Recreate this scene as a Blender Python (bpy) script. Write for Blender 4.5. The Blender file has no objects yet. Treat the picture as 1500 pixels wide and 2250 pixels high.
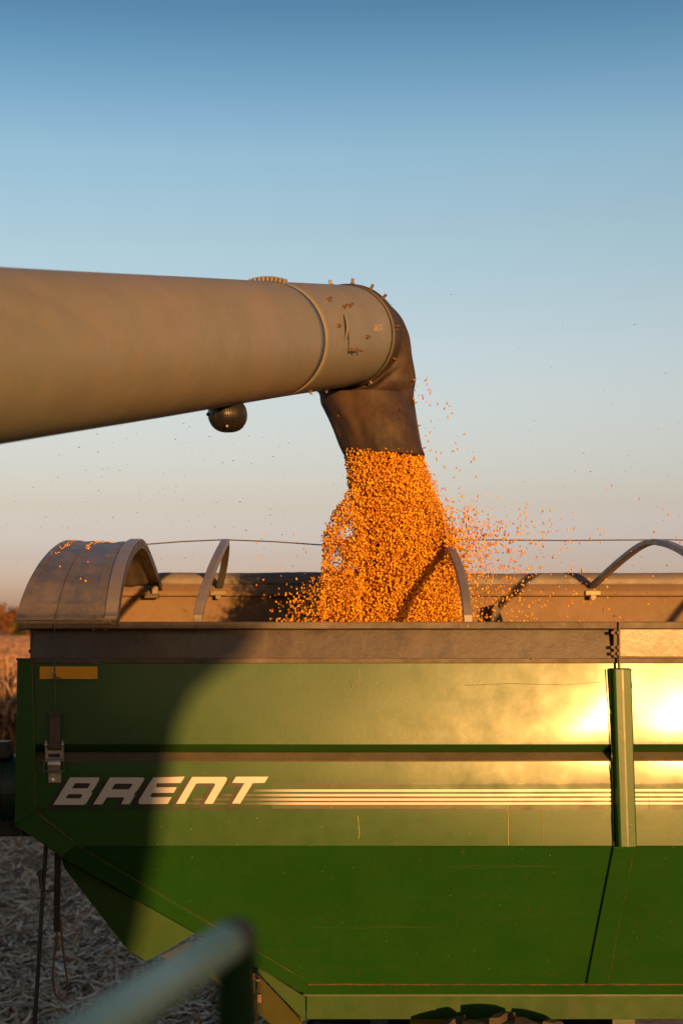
import bpy, bmesh, math, random
import numpy as np
from mathutils import Vector, Matrix
R = math.radians
rnd = random.Random(7)
rng = np.random.default_rng(7)
sc = bpy.context.scene
col = sc.collection

# ------------------------------------------------------------------ camera, light, exposure
EYE = 3.7
F, CX, CY = 3125.0, 588.0, 1385.0          # focal length in pixels of the 1500x2250 photograph, principal point
cam = bpy.data.cameras.new('camera'); cam_o = bpy.data.objects.new('camera', cam); col.objects.link(cam_o)
cam_o.location = (0, 0, EYE); cam_o.rotation_euler = (R(90), 0, 0)
cam.sensor_width = 36; cam.lens = 50
cam.shift_x = (750 - CX) / 2250; cam.shift_y = (CY - 1125) / 2250
cam.clip_start = 0.05; cam.clip_end = 6000
cam.dof.use_dof = True; cam.dof.focus_distance = 7.3; cam.dof.aperture_fstop = 2.5
sc.camera = cam_o
SUN_K, SUN_E = 0.29, 0.070                  # sun direction (K, -1, E) seen from the cart
sd = Vector((SUN_K, -1, SUN_E)).normalized()
el = math.asin(sd.z); az = math.atan2(sd.x, sd.y)
w = bpy.data.worlds.new('World'); sc.world = w; w.use_nodes = True
nt = w.node_tree; bg = nt.nodes['Background']
sky = nt.nodes.new('ShaderNodeTexSky'); sky.sky_type = 'NISHITA'; sky.sun_disc = False
sky.sun_elevation = el; sky.sun_rotation = az
sky.air_density = 1.0; sky.dust_density = 2.0; sky.ozone_density = 1.0; sky.altitude = 200
# colour of the air by height above the horizon (dusty pale band low down, deeper blue above), weakened toward the sun to dim reflections in the shaded panels
tcw = nt.nodes.new('ShaderNodeTexCoord'); spw = nt.nodes.new('ShaderNodeSeparateXYZ'); nt.links.new(tcw.outputs['Generated'], spw.inputs[0])
mrw = nt.nodes.new('ShaderNodeMapRange'); mrw.inputs[1].default_value = 0; mrw.inputs[2].default_value = .5; nt.links.new(spw.outputs[2], mrw.inputs[0])
rw = nt.nodes.new('ShaderNodeValToRGB')
TINT = [(0, (2.35, 2.05, 6.0)), (.0206, (2.08, 2.07, 5.7)), (.0516, (1.58, 1.54, 3.42)), (.0865, (1.60, 1.40, 2.07)), (.121, (1.783, 1.542, 1.963)), (.1552, (1.91, 1.686, 1.986)),
        (.1888, (1.947, 1.76, 2.012)), (.254, (1.773, 1.807, 1.979)), (.3161, (1.541, 1.771, 2.0)), (.3457, (1.2, 1.56, 1.93)), (.3742, (.85, 1.3, 1.7)), (.4017, (.60, 1.02, 1.42))]
for i, (z_, c_) in enumerate(TINT):
    e_ = rw.color_ramp.elements[i] if i < 2 else rw.color_ramp.elements.new(z_ * 2)
    e_.position = z_ * 2; e_.color = (c_[0] / 6, c_[1] / 6, c_[2] / 6, 1)
nt.links.new(mrw.outputs[0], rw.inputs[0])
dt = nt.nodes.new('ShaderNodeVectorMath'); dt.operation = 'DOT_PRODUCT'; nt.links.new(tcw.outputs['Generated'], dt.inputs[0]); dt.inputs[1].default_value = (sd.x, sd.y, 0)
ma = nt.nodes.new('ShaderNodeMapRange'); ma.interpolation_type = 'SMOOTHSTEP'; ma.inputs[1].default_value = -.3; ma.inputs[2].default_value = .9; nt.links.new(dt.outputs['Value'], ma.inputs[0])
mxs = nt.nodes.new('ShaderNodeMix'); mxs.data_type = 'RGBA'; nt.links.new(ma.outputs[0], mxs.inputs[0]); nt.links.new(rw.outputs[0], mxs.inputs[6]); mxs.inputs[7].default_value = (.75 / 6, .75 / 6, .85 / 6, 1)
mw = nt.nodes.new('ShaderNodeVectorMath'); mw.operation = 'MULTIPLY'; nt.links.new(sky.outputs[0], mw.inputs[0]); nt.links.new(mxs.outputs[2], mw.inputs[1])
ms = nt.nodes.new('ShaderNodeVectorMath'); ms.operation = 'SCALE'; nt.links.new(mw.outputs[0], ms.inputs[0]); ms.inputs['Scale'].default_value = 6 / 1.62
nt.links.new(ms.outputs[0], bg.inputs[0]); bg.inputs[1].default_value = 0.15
sun = bpy.data.lights.new('sun', 'SUN'); sun.energy = 4.4; sun.angle = R(0.75); sun.color = (1.0, 0.48, 0.125)
so = bpy.data.objects.new('sun', sun); col.objects.link(so)
so.rotation_euler = sd.to_track_quat('Z', 'Y').to_euler(); so.location = sd * 30
sc.view_settings.view_transform = 'Standard'; sc.view_settings.look = 'None'
sc.view_settings.exposure = 0.7; sc.view_settings.gamma = 1.0
sc.cycles.max_bounces = 8

# ------------------------------------------------------------------ helpers
def P(px, py, d):
    return Vector(((px - CX) / F * d, d, EYE + (CY - py) / F * d))
def Zp(py, d): return EYE + (CY - py) / F * d
def Xp(px, d): return (px - CX) / F * d
def on_plane(px, py, p0, n):
    r = Vector(((px - CX) / F, 1, (CY - py) / F)); o = Vector((0, 0, EYE))
    t = (p0 - o).dot(n) / r.dot(n)
    return o + r * t

def mesh(name, verts, faces, m=None, parent=None, smooth=False, bevel=0, label=None, sub=0):
    me = bpy.data.meshes.new(name); me.from_pydata([tuple(v) for v in verts], [], faces); me.update()
    bm = bmesh.new(); bm.from_mesh(me); bmesh.ops.recalc_face_normals(bm, faces=bm.faces); bm.to_mesh(me); bm.free()
    if m: me.materials.append(m)
    o = bpy.data.objects.new(name, me); col.objects.link(o)
    if parent: o.parent = parent
    if smooth: me.polygons.foreach_set('use_smooth', [True] * len(me.polygons))
    if bevel:
        b = o.modifiers.new('bevel', 'BEVEL'); b.width = bevel; b.segments = 2; b.limit_method = 'ANGLE'; b.angle_limit = R(35)
    if label: o['label'] = label
    return o
def thing(name, label, cat, group=None, loc=(0, 0, 0)):
    o = bpy.data.objects.new(name, None); col.objects.link(o); o.location = loc
    o['label'] = label; o['category'] = cat
    if group: o['group'] = group
    o.empty_display_size = .1
    return o
def tag(o, label=None, cat=None, group=None, kind=None):
    for k, v in (('label', label), ('category', cat), ('group', group), ('kind', kind)):
        if v: o[k] = v
    return o
def prism(pts, off):
    """solid from a 3-D polygon and an offset vector"""
    n = len(pts); v = [Vector(p) for p in pts] + [Vector(p) + Vector(off) for p in pts]
    f = [tuple(range(n)), tuple(range(2 * n - 1, n - 1, -1))] + [(i, (i + 1) % n, n + (i + 1) % n, n + i) for i in range(n)]
    return v, f
def box(x0, x1, y0, y1, z0, z1):
    return prism([(x0, y0, z0), (x1, y0, z0), (x1, y0, z1), (x0, y0, z1)], (0, y1 - y0, 0))
def join(*vf):
    V, Fc = [], []
    for v, f in vf:
        b = len(V); V += list(v); Fc += [tuple(i + b for i in q) for q in f]
    return V, Fc
def sweep(pts, prof, closed=False, up=Vector((0, 0, 1)), caps=True, scales=None):
    """prof: list of (u,v) in the frame (side, up) along pts"""
    V, Fc = [], []; n = len(prof); pts = [Vector(p) for p in pts]
    for i, p in enumerate(pts):
        a = pts[max(i - 1, 0)]; b = pts[min(i + 1, len(pts) - 1)]
        t = (b - a).normalized(); s = t.cross(up)
        if s.length < 1e-4: s = t.cross(Vector((1, 0, 0)))
        s.normalize(); u = s.cross(t).normalized(); k = scales[i] if scales else 1
        V += [p + s * (c[0] * k) + u * (c[1] * k) for c in prof]
    for i in range(len(pts) - 1):
        for j in range(n):
            Fc.append((i * n + j, i * n + (j + 1) % n, (i + 1) * n + (j + 1) % n, (i + 1) * n + j))
    if caps: Fc += [tuple(range(n)), tuple(range(len(V) - 1, len(V) - n - 1, -1))]
    return V, Fc
def circle(r, n=12): return [(r * math.cos(2 * math.pi * i / n), r * math.sin(2 * math.pi * i / n)) for i in range(n)]
def rect(a, b): return [(-a / 2, -b / 2), (a / 2, -b / 2), (a / 2, b / 2), (-a / 2, b / 2)]
def tube(pts, r, n=10, up=Vector((0, 0, 1)), scales=None): return sweep(pts, circle(r, n), up=up, scales=scales)
def grid(fn, nu, nv):
    V = [fn(i / nu, j / nv) for j in range(nv + 1) for i in range(nu + 1)]
    Fc = [(j * (nu + 1) + i, j * (nu + 1) + i + 1, (j + 1) * (nu + 1) + i + 1, (j + 1) * (nu + 1) + i) for j in range(nv) for i in range(nu)]
    return V, Fc
def solidify(o, t, offset=0):
    s = o.modifiers.new('solid', 'SOLIDIFY'); s.thickness = t; s.offset = offset; return o

# smooth pseudo noise for dents
_ph = [(rnd.uniform(0, 6.28), rnd.uniform(0, 6.28)) for _ in range(12)]
def dent(x, z):
    s = 0
    for i, (fx, fz) in enumerate(((1.1, .7), (2.3, 3.1), (4.2, 1.9), (3.1, 5.5), (7.3, 6.1), (9.5, 3.3))):
        s += math.sin(fx * x * 1.7 + _ph[i][0]) * math.sin(fz * z * 1.7 + _ph[i][1]) / (fx + fz) ** 1.15
    return s

# ------------------------------------------------------------------ materials
def mat(name, base, rough=.5, metal=0., spec=.5, dust=None, dust_amt=.35, dust_scale=6., speck=0., bump=0., bump_scale=80.,
        coat=0., coat_rough=.25, ior=1.5, stretch=(1, 1, 1), var=.15, rough_var=.08, streak=0., scuff=0.):
    m = bpy.data.materials.new(name); m.use_nodes = True; t = m.node_tree; N = t.nodes; L = t.links
    b = N['Principled BSDF']; b.inputs['Metallic'].default_value = metal; b.inputs['Specular IOR Level'].default_value = spec
    b.inputs['Coat Weight'].default_value = coat; b.inputs['Coat Roughness'].default_value = coat_rough; b.inputs['IOR'].default_value = ior
    tc = N.new('ShaderNodeTexCoord'); mp = N.new('ShaderNodeMapping'); mp.inputs['Scale'].default_value = stretch
    L.new(tc.outputs['Object'], mp.inputs[0])
    def noise(scale, det=5, rgh=.6, vec=mp):
        n = N.new('ShaderNodeTexNoise'); n.inputs['Scale'].default_value = scale; n.inputs['Detail'].default_value = det
        n.inputs['Roughness'].default_value = rgh; L.new(vec.outputs[0], n.inputs['Vector']); return n
    def ramp(src, a, c, va=0., vc=1.):
        r = N.new('ShaderNodeMapRange'); r.inputs[1].default_value = a; r.inputs[2].default_value = c
        r.inputs[3].default_value = va; r.inputs[4].default_value = vc; L.new(src, r.inputs[0]); return r.outputs[0]
    def mix(fac, A, B):
        x = N.new('ShaderNodeMix'); x.data_type = 'RGBA'
        if isinstance(fac, (int, float)): x.inputs[0].default_value = fac
        else: L.new(fac, x.inputs[0])
        for k, q in ((6, A), (7, B)):
            if isinstance(q, tuple): x.inputs[k].default_value = (*q, 1)
            else: L.new(q, x.inputs[k])
        return x.outputs[2]
    n1 = noise(3.1, 6)
    c = mix(ramp(n1.outputs[0], .3, .7), tuple(v * (1 - var) for v in base), tuple(min(1, v * (1 + var)) for v in base))
    if dust:
        n2 = noise(dust_scale, 9, .7)
        c = mix(ramp(n2.outputs[0], .42, .75, 0, dust_amt), c, dust)
        n2b = noise(dust_scale * 14, 4, .75)
        c = mix(ramp(n2b.outputs[0], .5, .8, 0, dust_amt * .7), c, dust)
    if streak:
        mv = N.new('ShaderNodeMapping'); mv.inputs['Scale'].default_value = (26, 26, .8); L.new(tc.outputs['Object'], mv.inputs[0])
        n4 = noise(1.0, 5, .6, mv); c = mix(ramp(n4.outputs[0], .56, .74, 0, streak), c, dust or (.3, .25, .2))
    if scuff:
        mv = N.new('ShaderNodeMapping'); mv.inputs['Scale'].default_value = (.9, 26, 26); L.new(tc.outputs['Object'], mv.inputs[0])
        n6 = noise(1.0, 6, .7, mv); c = mix(ramp(n6.outputs[0], .60, .80, 0, scuff), c, (.09, .07, .03))
        n7 = noise(1.7, 8, .75); c = mix(ramp(n7.outputs[0], .60, .72, 0, scuff * .5), c, (.05, .03, .012))
    if speck:
        v = N.new('ShaderNodeTexVoronoi'); v.inputs['Scale'].default_value = 16; L.new(tc.outputs['Object'], v.inputs['Vector'])
        c = mix(ramp(v.outputs['Distance'], .03, .05, speck, 0), c, (.45, .4, .25))
    L.new(c, b.inputs['Base Color'])
    n3 = noise(9, 6)
    L.new(ramp(n3.outputs[0], .3, .7, max(.02, rough - rough_var), rough + rough_var), b.inputs['Roughness'])
    if bump:
        n5 = noise(bump_scale, 4); bp = N.new('ShaderNodeBump'); bp.inputs['Strength'].default_value = bump
        bp.inputs['Distance'].default_value = .002; L.new(n5.outputs[0], bp.inputs['Height']); L.new(bp.outputs[0], b.inputs['Normal'])
    return m

GREEN = (.012, .062, .006)
DUST = (.33, .25, .17)
M = dict(
    green=mat('green_paint', GREEN, .36, spec=.36, ior=1.5, coat=.13, coat_rough=.13, dust=(.045, .06, .014), dust_amt=.14, dust_scale=3, speck=.35, bump=.09, bump_scale=45, var=.08, rough_var=.045, streak=.3, scuff=.5),
    green_dusty=mat('dusty_green_paint', (.02, .05, .012), .6, dust=(.25, .22, .14), dust_amt=.45, bump=.2),
    ledge=mat('dusty_ledge_paint', (.10, .08, .05), .8, dust=(.2, .15, .10), dust_amt=.7, bump=.3),
    green_decal=mat('green_decal_film', (.010, .055, .003), .45, spec=.5, ior=1.5, var=.05, bump=.1),
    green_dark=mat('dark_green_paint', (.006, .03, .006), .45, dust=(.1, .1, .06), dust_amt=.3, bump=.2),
    black=mat('black_dusty_steel', (.034, .021, .015), .38, spec=.5, coat=.15, coat_rough=.2, dust=(.16, .11, .08), dust_amt=.35, dust_scale=5, bump=.35, bump_scale=30, streak=.25),
    lip=mat('dusty_black_lip', (.045, .032, .026), .6, dust=(.17, .12, .085), dust_amt=.6, bump=.3),
    inner=mat('grain_dust_and_sunlit_tip', (.16, .10, .06), .75, dust=(.26, .16, .09), dust_amt=.5, dust_scale=4, bump=.4),
    tarp=mat('grey_vinyl_tarp', (.13, .11, .10), .55, dust=(.26, .18, .13), dust_amt=.5, dust_scale=5, bump=.4, bump_scale=25),
    hood=mat('grey_sheet_hood', (.09, .085, .09), .5, dust=(.26, .19, .14), dust_amt=.7, dust_scale=3.5, bump=.4, bump_scale=25),
    bow=mat('galvanised_bow', (.22, .19, .18), .5, metal=.25, dust=(.28, .22, .17), dust_amt=.5, bump=.3),
    auger=mat('dusty_auger_paint', (.175, .165, .125), .52, spec=.4, dust=(.28, .205, .165), dust_amt=.6, dust_scale=1.1, bump=.3, bump_scale=60, var=.07, streak=.15),
    seam=mat('dark_seam', (.05, .06, .03), .7),
    rubber=mat('worn_black_rubber', (.030, .018, .013), .66, spec=.35, dust=(.10, .058, .038), dust_amt=.6, dust_scale=5, streak=.4, bump=.8, bump_scale=22),
    plastic=mat('black_plastic', (.012, .012, .013), .4, dust=(.07, .05, .04), dust_amt=.3),
    steel=mat('zinc_steel', (.15, .12, .08), .5, metal=.4, dust=(.2, .14, .09), dust_amt=.4),
    rust=mat('rusty_bolt', (.16, .10, .065), .5, metal=.5, dust=(.25, .15, .09), dust_amt=.5, dust_scale=40),
    chrome=mat('ratchet_steel', (.58, .52, .46), .32, metal=.7, dust=(.4, .3, .2), dust_amt=.3, dust_scale=20),
    strap=mat('brown_webbing', (.075, .05, .038), .9, dust=(.15, .11, .08), dust_amt=.5, dust_scale=25, bump=.8, bump_scale=120),
    cable=mat('steel_cable', (.12, .10, .085), .5, metal=.3),
    reflector=mat('amber_reflector', (.66, .29, .004), .35, bump=.3, bump_scale=300, var=.04),
    weld=mat('worn_weld', (.025, .035, .008), .5, dust=(.16, .075, .03), dust_amt=.9, dust_scale=14, bump=.8),
    decal_black=mat('black_decal', (.02, .013, .012), .4, var=.1),
    decal_white=mat('silver_decal', (.50, .46, .43), .38, spec=.8, var=.05),
    green_flat=mat('low_sheen_green_paint', (.010, .050, .002), .55, spec=.25, dust=(.06, .06, .02), dust_amt=.3, dust_scale=4, bump=.2, streak=.3),  # same green with its sheen cut, so sunlit gussets and sills stay green
    black_lit=mat('lit_glossy_black', (.05, .03, .02), .34, spec=.6, coat=.2, coat_rough=.2, dust=(.16, .11, .08), dust_amt=.3, dust_scale=5, bump=.35, bump_scale=30, scuff=.4),  # same steel as black, made lighter and glossier for the right bay's sun glow
    scratch=mat('bright_scratch', (.42, .33, .12), .5),
    yellow=mat('yellow_green_plate', (.035, .036, .002), .6, spec=.2, dust=(.04, .03, .012), dust_amt=.4),
    pole=mat('dark_pole', (.02, .022, .025), .5, dust=(.06, .05, .045), dust_amt=.5, dust_scale=12),
    cord=mat('brown_cord', (.14, .07, .045), .8),
    rail=mat('pale_handrail_paint', (.50, .60, .36), .45, spec=.5, dust=(.4, .38, .3), dust_amt=.3),
    tyre=mat('dirty_tyre', (.035, .028, .024), .85, dust=(.14, .10, .075), dust_amt=.6, dust_scale=9, bump=.6),
    rim=mat('yellow_rim', (.6, .4, .03), .5, dust=DUST, dust_amt=.4),
    glass=mat('dark_cab_glass', (.02, .03, .03), .1),
    trunk=mat('tree_bark', (.12, .09, .07), .9),
)
# decal stripes: printed fade from dark to silver at the left end
def stripe_mat():
    m = mat('fading_stripe_print', (.50, .46, .43), .38, spec=.8, var=.05); t = m.node_tree; N = t.nodes; L = t.links
    b = N['Principled BSDF']; src = b.inputs['Base Color'].links[0].from_socket
    tc = N.new('ShaderNodeTexCoord'); sp = N.new('ShaderNodeSeparateXYZ'); L.new(tc.outputs['Object'], sp.inputs[0])
    mr = N.new('ShaderNodeMapRange'); mr.inputs[1].default_value = Xp(560, 6.8); mr.inputs[2].default_value = Xp(665, 6.8)
    L.new(sp.outputs[0], mr.inputs[0]); x = N.new('ShaderNodeMix'); x.data_type = 'RGBA'
    L.new(mr.outputs[0], x.inputs[0]); x.inputs[6].default_value = (.025, .018, .012, 1); L.new(src, x.inputs[7])
    L.new(x.outputs[2], b.inputs['Base Color']); return m
M['stripe'] = stripe_mat()
def tinted(name, a, b_, rough=.5, spec=.5, trans=0.):
    """colour varies per piece through the 'tint' attribute"""
    m = bpy.data.materials.new(name); m.use_nodes = True; t = m.node_tree; N = t.nodes; L = t.links
    b = N['Principled BSDF']; at = N.new('ShaderNodeAttribute'); at.attribute_name = 'tint'
    r = N.new('ShaderNodeValToRGB'); r.color_ramp.elements[0].color = (*a, 1); r.color_ramp.elements[1].color = (*b_, 1)
    L.new(at.outputs['Fac'], r.inputs[0]); L.new(r.outputs[0], b.inputs['Base Color'])
    b.inputs['Roughness'].default_value = rough; b.inputs['Specular IOR Level'].default_value = spec
    b.inputs['Subsurface Weight'].default_value = trans
    if trans: b.inputs['Subsurface Radius'].default_value = (.006, .003, .001)
    return m
M['kernel'] = tinted('corn_kernel', (.48, .14, .003), (.95, .50, .02), .38, .5)
M['husk'] = tinted('corn_residue', (.36, .17, .08), (1.0, .70, .44), .8, .2)
M['cornleaf'] = tinted('dry_corn', (.24, .13, .065), (.50, .33, .20), .85, .2)
M['chaff'] = tinted('chaff', (.05, .035, .025), (.35, .24, .14), .9, .1)
M['leaf_g'] = tinted('green_foliage', (.025, .035, .012), (.08, .09, .03), .8, .2)
M['leaf_r'] = tinted('russet_foliage', (.09, .035, .018), (.20, .09, .035), .8, .2)

# ------------------------------------------------------------------ the ground
def ground_mat():
    m = bpy.data.materials.new('residue_soil'); m.use_nodes = True; t = m.node_tree; N = t.nodes; L = t.links
    b = N['Principled BSDF']; b.inputs['Roughness'].default_value = .95; b.inputs['Specular IOR Level'].default_value = .1
    tc = N.new('ShaderNodeTexCoord'); mp = N.new('ShaderNodeMapping'); L.new(tc.outputs['Object'], mp.inputs[0])
    a = N.new('ShaderNodeTexNoise'); a.inputs['Scale'].default_value = 5; a.inputs['Detail'].default_value = 12; a.inputs['Roughness'].default_value = .75
    L.new(mp.outputs[0], a.inputs[0]); c = N.new('ShaderNodeValToRGB')
    c.color_ramp.elements[0].position = .35; c.color_ramp.elements[0].color = (.11, .055, .03, 1)
    c.color_ramp.elements[1].position = .68; c.color_ramp.elements[1].color = (.48, .31, .20, 1)
    L.new(a.outputs[0], c.inputs[0]); L.new(c.outputs[0], b.inputs['Base Color'])
    bp = N.new('ShaderNodeBump'); bp.inputs['Distance'].default_value = .06; L.new(a.outputs[0], bp.inputs['Height']); L.new(bp.outputs[0], b.inputs['Normal'])
    return m
g = mesh('ground', [(-2500, -1500, 0), (2500, -1500, 0), (2500, 4000, 0), (-2500, 4000, 0)], [(0, 1, 2, 3)], ground_mat())
g['kind'] = 'structure'

def scatter(name, base_v, base_f, pos, rotm, scl, m, tint=None):
    """many copies of one small piece as one mesh (numpy)"""
    bv = np.array(base_v, float); n = len(pos); k = len(bv)
    V = np.einsum('nij,nkj->nki', rotm, bv[None] * scl[:, None, :]) + pos[:, None, :]
    V = V.reshape(-1, 3); fl = np.array([len(f) for f in base_f]); bf = np.concatenate([np.array(f) for f in base_f])
    idx = (bf[None] + (np.arange(n) * k)[:, None]).reshape(-1)
    me = bpy.data.meshes.new(name); me.vertices.add(len(V)); me.vertices.foreach_set('co', V.astype(np.float32).ravel())
    me.loops.add(len(idx)); me.loops.foreach_set('vertex_index', idx.astype(np.int32))
    ls = np.tile(fl, n); st = np.concatenate([[0], np.cumsum(ls)[:-1]])
    me.polygons.add(len(ls)); me.polygons.foreach_set('loop_start', st.astype(np.int32))
    me.update(calc_edges=True); me.validate()
    at = me.attributes.new('tint', 'FLOAT', 'POINT')
    tv = np.repeat(tint if tint is not None else rng.random(n), k); at.data.foreach_set('value', tv.astype(np.float32))
    me.materials.append(m)
    o = bpy.data.objects.new(name, me); col.objects.link(o); return o
def rand_rot(n):
    q = rng.normal(size=(n, 4)); q /= np.linalg.norm(q, axis=1)[:, None]; a, b, c, d = q.T
    return np.stack([np.stack([1 - 2 * (c * c + d * d), 2 * (b * c - d * a), 2 * (b * d + c * a)], 1),
                     np.stack([2 * (b * c + d * a), 1 - 2 * (b * b + d * d), 2 * (c * d - b * a)], 1),
                     np.stack([2 * (b * d - c * a), 2 * (c * d + b * a), 1 - 2 * (b * b + c * c)], 1)], 1)
def rot_zt(yaw, tilt):
    cy, sy, ct, st = np.cos(yaw), np.sin(yaw), np.cos(tilt), np.sin(tilt); z = np.zeros_like(cy)
    Rz = np.stack([np.stack([cy, -sy, z], 1), np.stack([sy, cy, z], 1), np.stack([z, z, z + 1], 1)], 1)
    Ry = np.stack([np.stack([ct, z, st], 1), np.stack([z, z + 1, z], 1), np.stack([-st, z, ct], 1)], 1)
    return Rz @ Ry

# corn residue: curled husk strips lying on the soil
hv = []; 
for i, (x, z, wd) in enumerate([(-.5, .06, .3), (-.25, .0, 1), (0, .10, 1.1), (.25, .05, .8), (.5, .18, .15)]):
    hv += [(x, -.5 * wd, z), (x, .5 * wd, z + .03)]
hf = [(2 * i, 2 * i + 1, 2 * i + 3, 2 * i + 2) for i in range(4)]
n = 26000
yy = 11.5 + (rng.random(n) ** 1.5) * 34; xx = -6.6 * yy / 30 * 1.0 + rng.random(n) * (.31 * yy) - .6
pos = np.stack([xx, yy, .01 + rng.random(n) * .07], 1)
L_ = .10 + rng.random(n) ** 2 * .34
o = scatter('corn_residue', hv, hf, pos, rot_zt(rng.random(n) * 6.28, rng.normal(size=n) * .22),
            np.stack([L_, .012 + rng.random(n) * .035, .05 + L_ * .5], 1), M['husk'])
tag(o, 'pale chopped corn husks and stalks littering the harvested ground', 'crop residue', kind='stuff')

# standing corn
sv, sf = [], []
for q in range(7):
    a = q * 2.4; hz = .25 + q * .105; dx, dy = math.cos(a), math.sin(a); b = len(sv)
    for (r_, z_) in ((0, 0), (.12, .09), (.26, .03), (.34, -.12)):
        wv = .035 * (1 - r_ * 2.4) + .004
        sv += [(dx * r_ - dy * wv, dy * r_ + dx * wv, hz + z_), (dx * r_ + dy * wv, dy * r_ - dx * wv, hz + z_)]
    sf += [(b + 2 * i, b + 2 * i + 1, b + 2 * i + 3, b + 2 * i + 2) for i in range(3)]
b = len(sv); sv += [(-.014, 0, 0), (.014, 0, 0), (.006, 0, 1.05), (-.006, 0, 1.05), (0, -.014, 0), (0, .014, 0), (0, .006, 1.05), (0, -.006, 1.05)]
sf += [(b, b + 1, b + 2, b + 3), (b + 4, b + 5, b + 6, b + 7)]
ps = []
for row in range(60):
    y0 = 43 + row * .76
    if row > 22: y0 = 60 + (row - 22) * 2.2
    for x in np.arange(-.24 * y0 - 2, -.24 * y0 + 6 + row * .1, .19 if row < 22 else .4):
        ps.append((x + rnd.uniform(-.05, .05), y0 + rnd.uniform(-.08, .08), 0))
pos = np.array(ps); n = len(pos); s = 2.15 + rng.normal(size=n) * .16
o = scatter('standing_corn', sv, sf, pos, rot_zt(rng.random(n) * 6.28, rng.normal(size=n) * .05), np.stack([s * .9, s * .9, s], 1), M['cornleaf'])
tag(o, 'dry tan standing corn beyond the stubble, left of the cart', 'corn field', kind='stuff')
# canopy of the same field running on to the trees
def cano(u, v):
    y = 66 + 345 * v ** 1.6; x = -180 + 360 * u
    return (x, y, 1.95 + .18 * math.sin(x * 5.1 + y) + .14 * math.sin(y * 3.3 + x * 1.7) + rnd.uniform(-.22, .22))
V, Fc = grid(cano, 420, 150)
m = mat('corn_canopy', (.50, .27, .15), .9, dust=(.34, .18, .10), dust_amt=.7, dust_scale=.7, bump=.0, spec=.1, stretch=(1, 1, 1))
o = mesh('corn_field_canopy', V, Fc, m); tag(o, 'tan top of the corn field running back to the tree line', 'corn field', kind='stuff')

# tree line
def tree_meshes(seed, leafm):
    r = np.random.default_rng(seed); V, Fc = tube([(0, 0, 0), (.1, 0, 2.5), (0, .1, 5)], .28, 8, up=Vector((1, 0, 0)), scales=[1.3, 1, .6])
    for k in range(6):
        a = k * 1.05 + .3; v2, f2 = tube([(0, 0, 2.4 + k * .35), (math.cos(a) * 1.6, math.sin(a) * 1.6, 4.2 + k * .4)], .1, 5, scales=[1, .4]); V, Fc = join((V, Fc), (v2, f2))
    t = bpy.data.meshes.new('trunk'); t.from_pydata([tuple(v) for v in V], [], Fc); t.materials.append(M['trunk'])
    cl = r.normal(size=(26, 3)) * (2.0, 2.0, 2.0) + (0, 0, 4.9)
    c = cl[r.integers(0, 26, 2600)] + r.normal(size=(2600, 3)) * .62; nn = len(c)
    global rng; keep = rng; rng = r
    ob = scatter('crown', [(-.5, -.3, 0), (.5, -.3, .1), (.5, .3, 0), (-.5, .3, .1)], [(0, 1, 2, 3)], c, rand_rot(nn), np.full((nn, 3), 1.) * (.35 + r.random((nn, 1)) * .45), leafm)
    rng = keep; me = ob.data; bpy.data.objects.remove(ob); return t, me
tm = [tree_meshes(11, M['leaf_r']), tree_meshes(12, M['leaf_g']), tree_meshes(13, M['leaf_r']), tree_meshes(14, M['leaf_g'])]
for i in range(20):
    k = (0, 1, 2, 3)[(i * 7 + i // 3) % 4]; x = -136 + i * 5.0 + rnd.uniform(-1, 1); y = 402 + rnd.uniform(-6, 10); s = rnd.uniform(1.05, 1.3)
    t = thing('tree', ('russet' if k in (0, 2) else 'dull green') + ' autumn tree in the far tree line behind the corn', 'tree', 'trees of the far tree line', (x, y, 0))
    t.scale = (s, s, s); t.rotation_euler.z = rnd.uniform(0, 6)
    for nm, me in (('trunk', tm[k][0]), ('crown', tm[k][1])):
        c = bpy.data.objects.new(nm, me); col.objects.link(c); c.parent = t

# ------------------------------------------------------------------ the grain cart
D0 = 6.8
cart = thing('grain_cart', 'green grain cart with black rim and silver BRENT lettering, being filled with corn', 'grain cart')
XR = 5.3                                    # rear end, beyond the frame
def part(name, vf, m, parent=cart, **k): return mesh(name, vf[0], vf[1], M[m], parent, **k)

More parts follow.
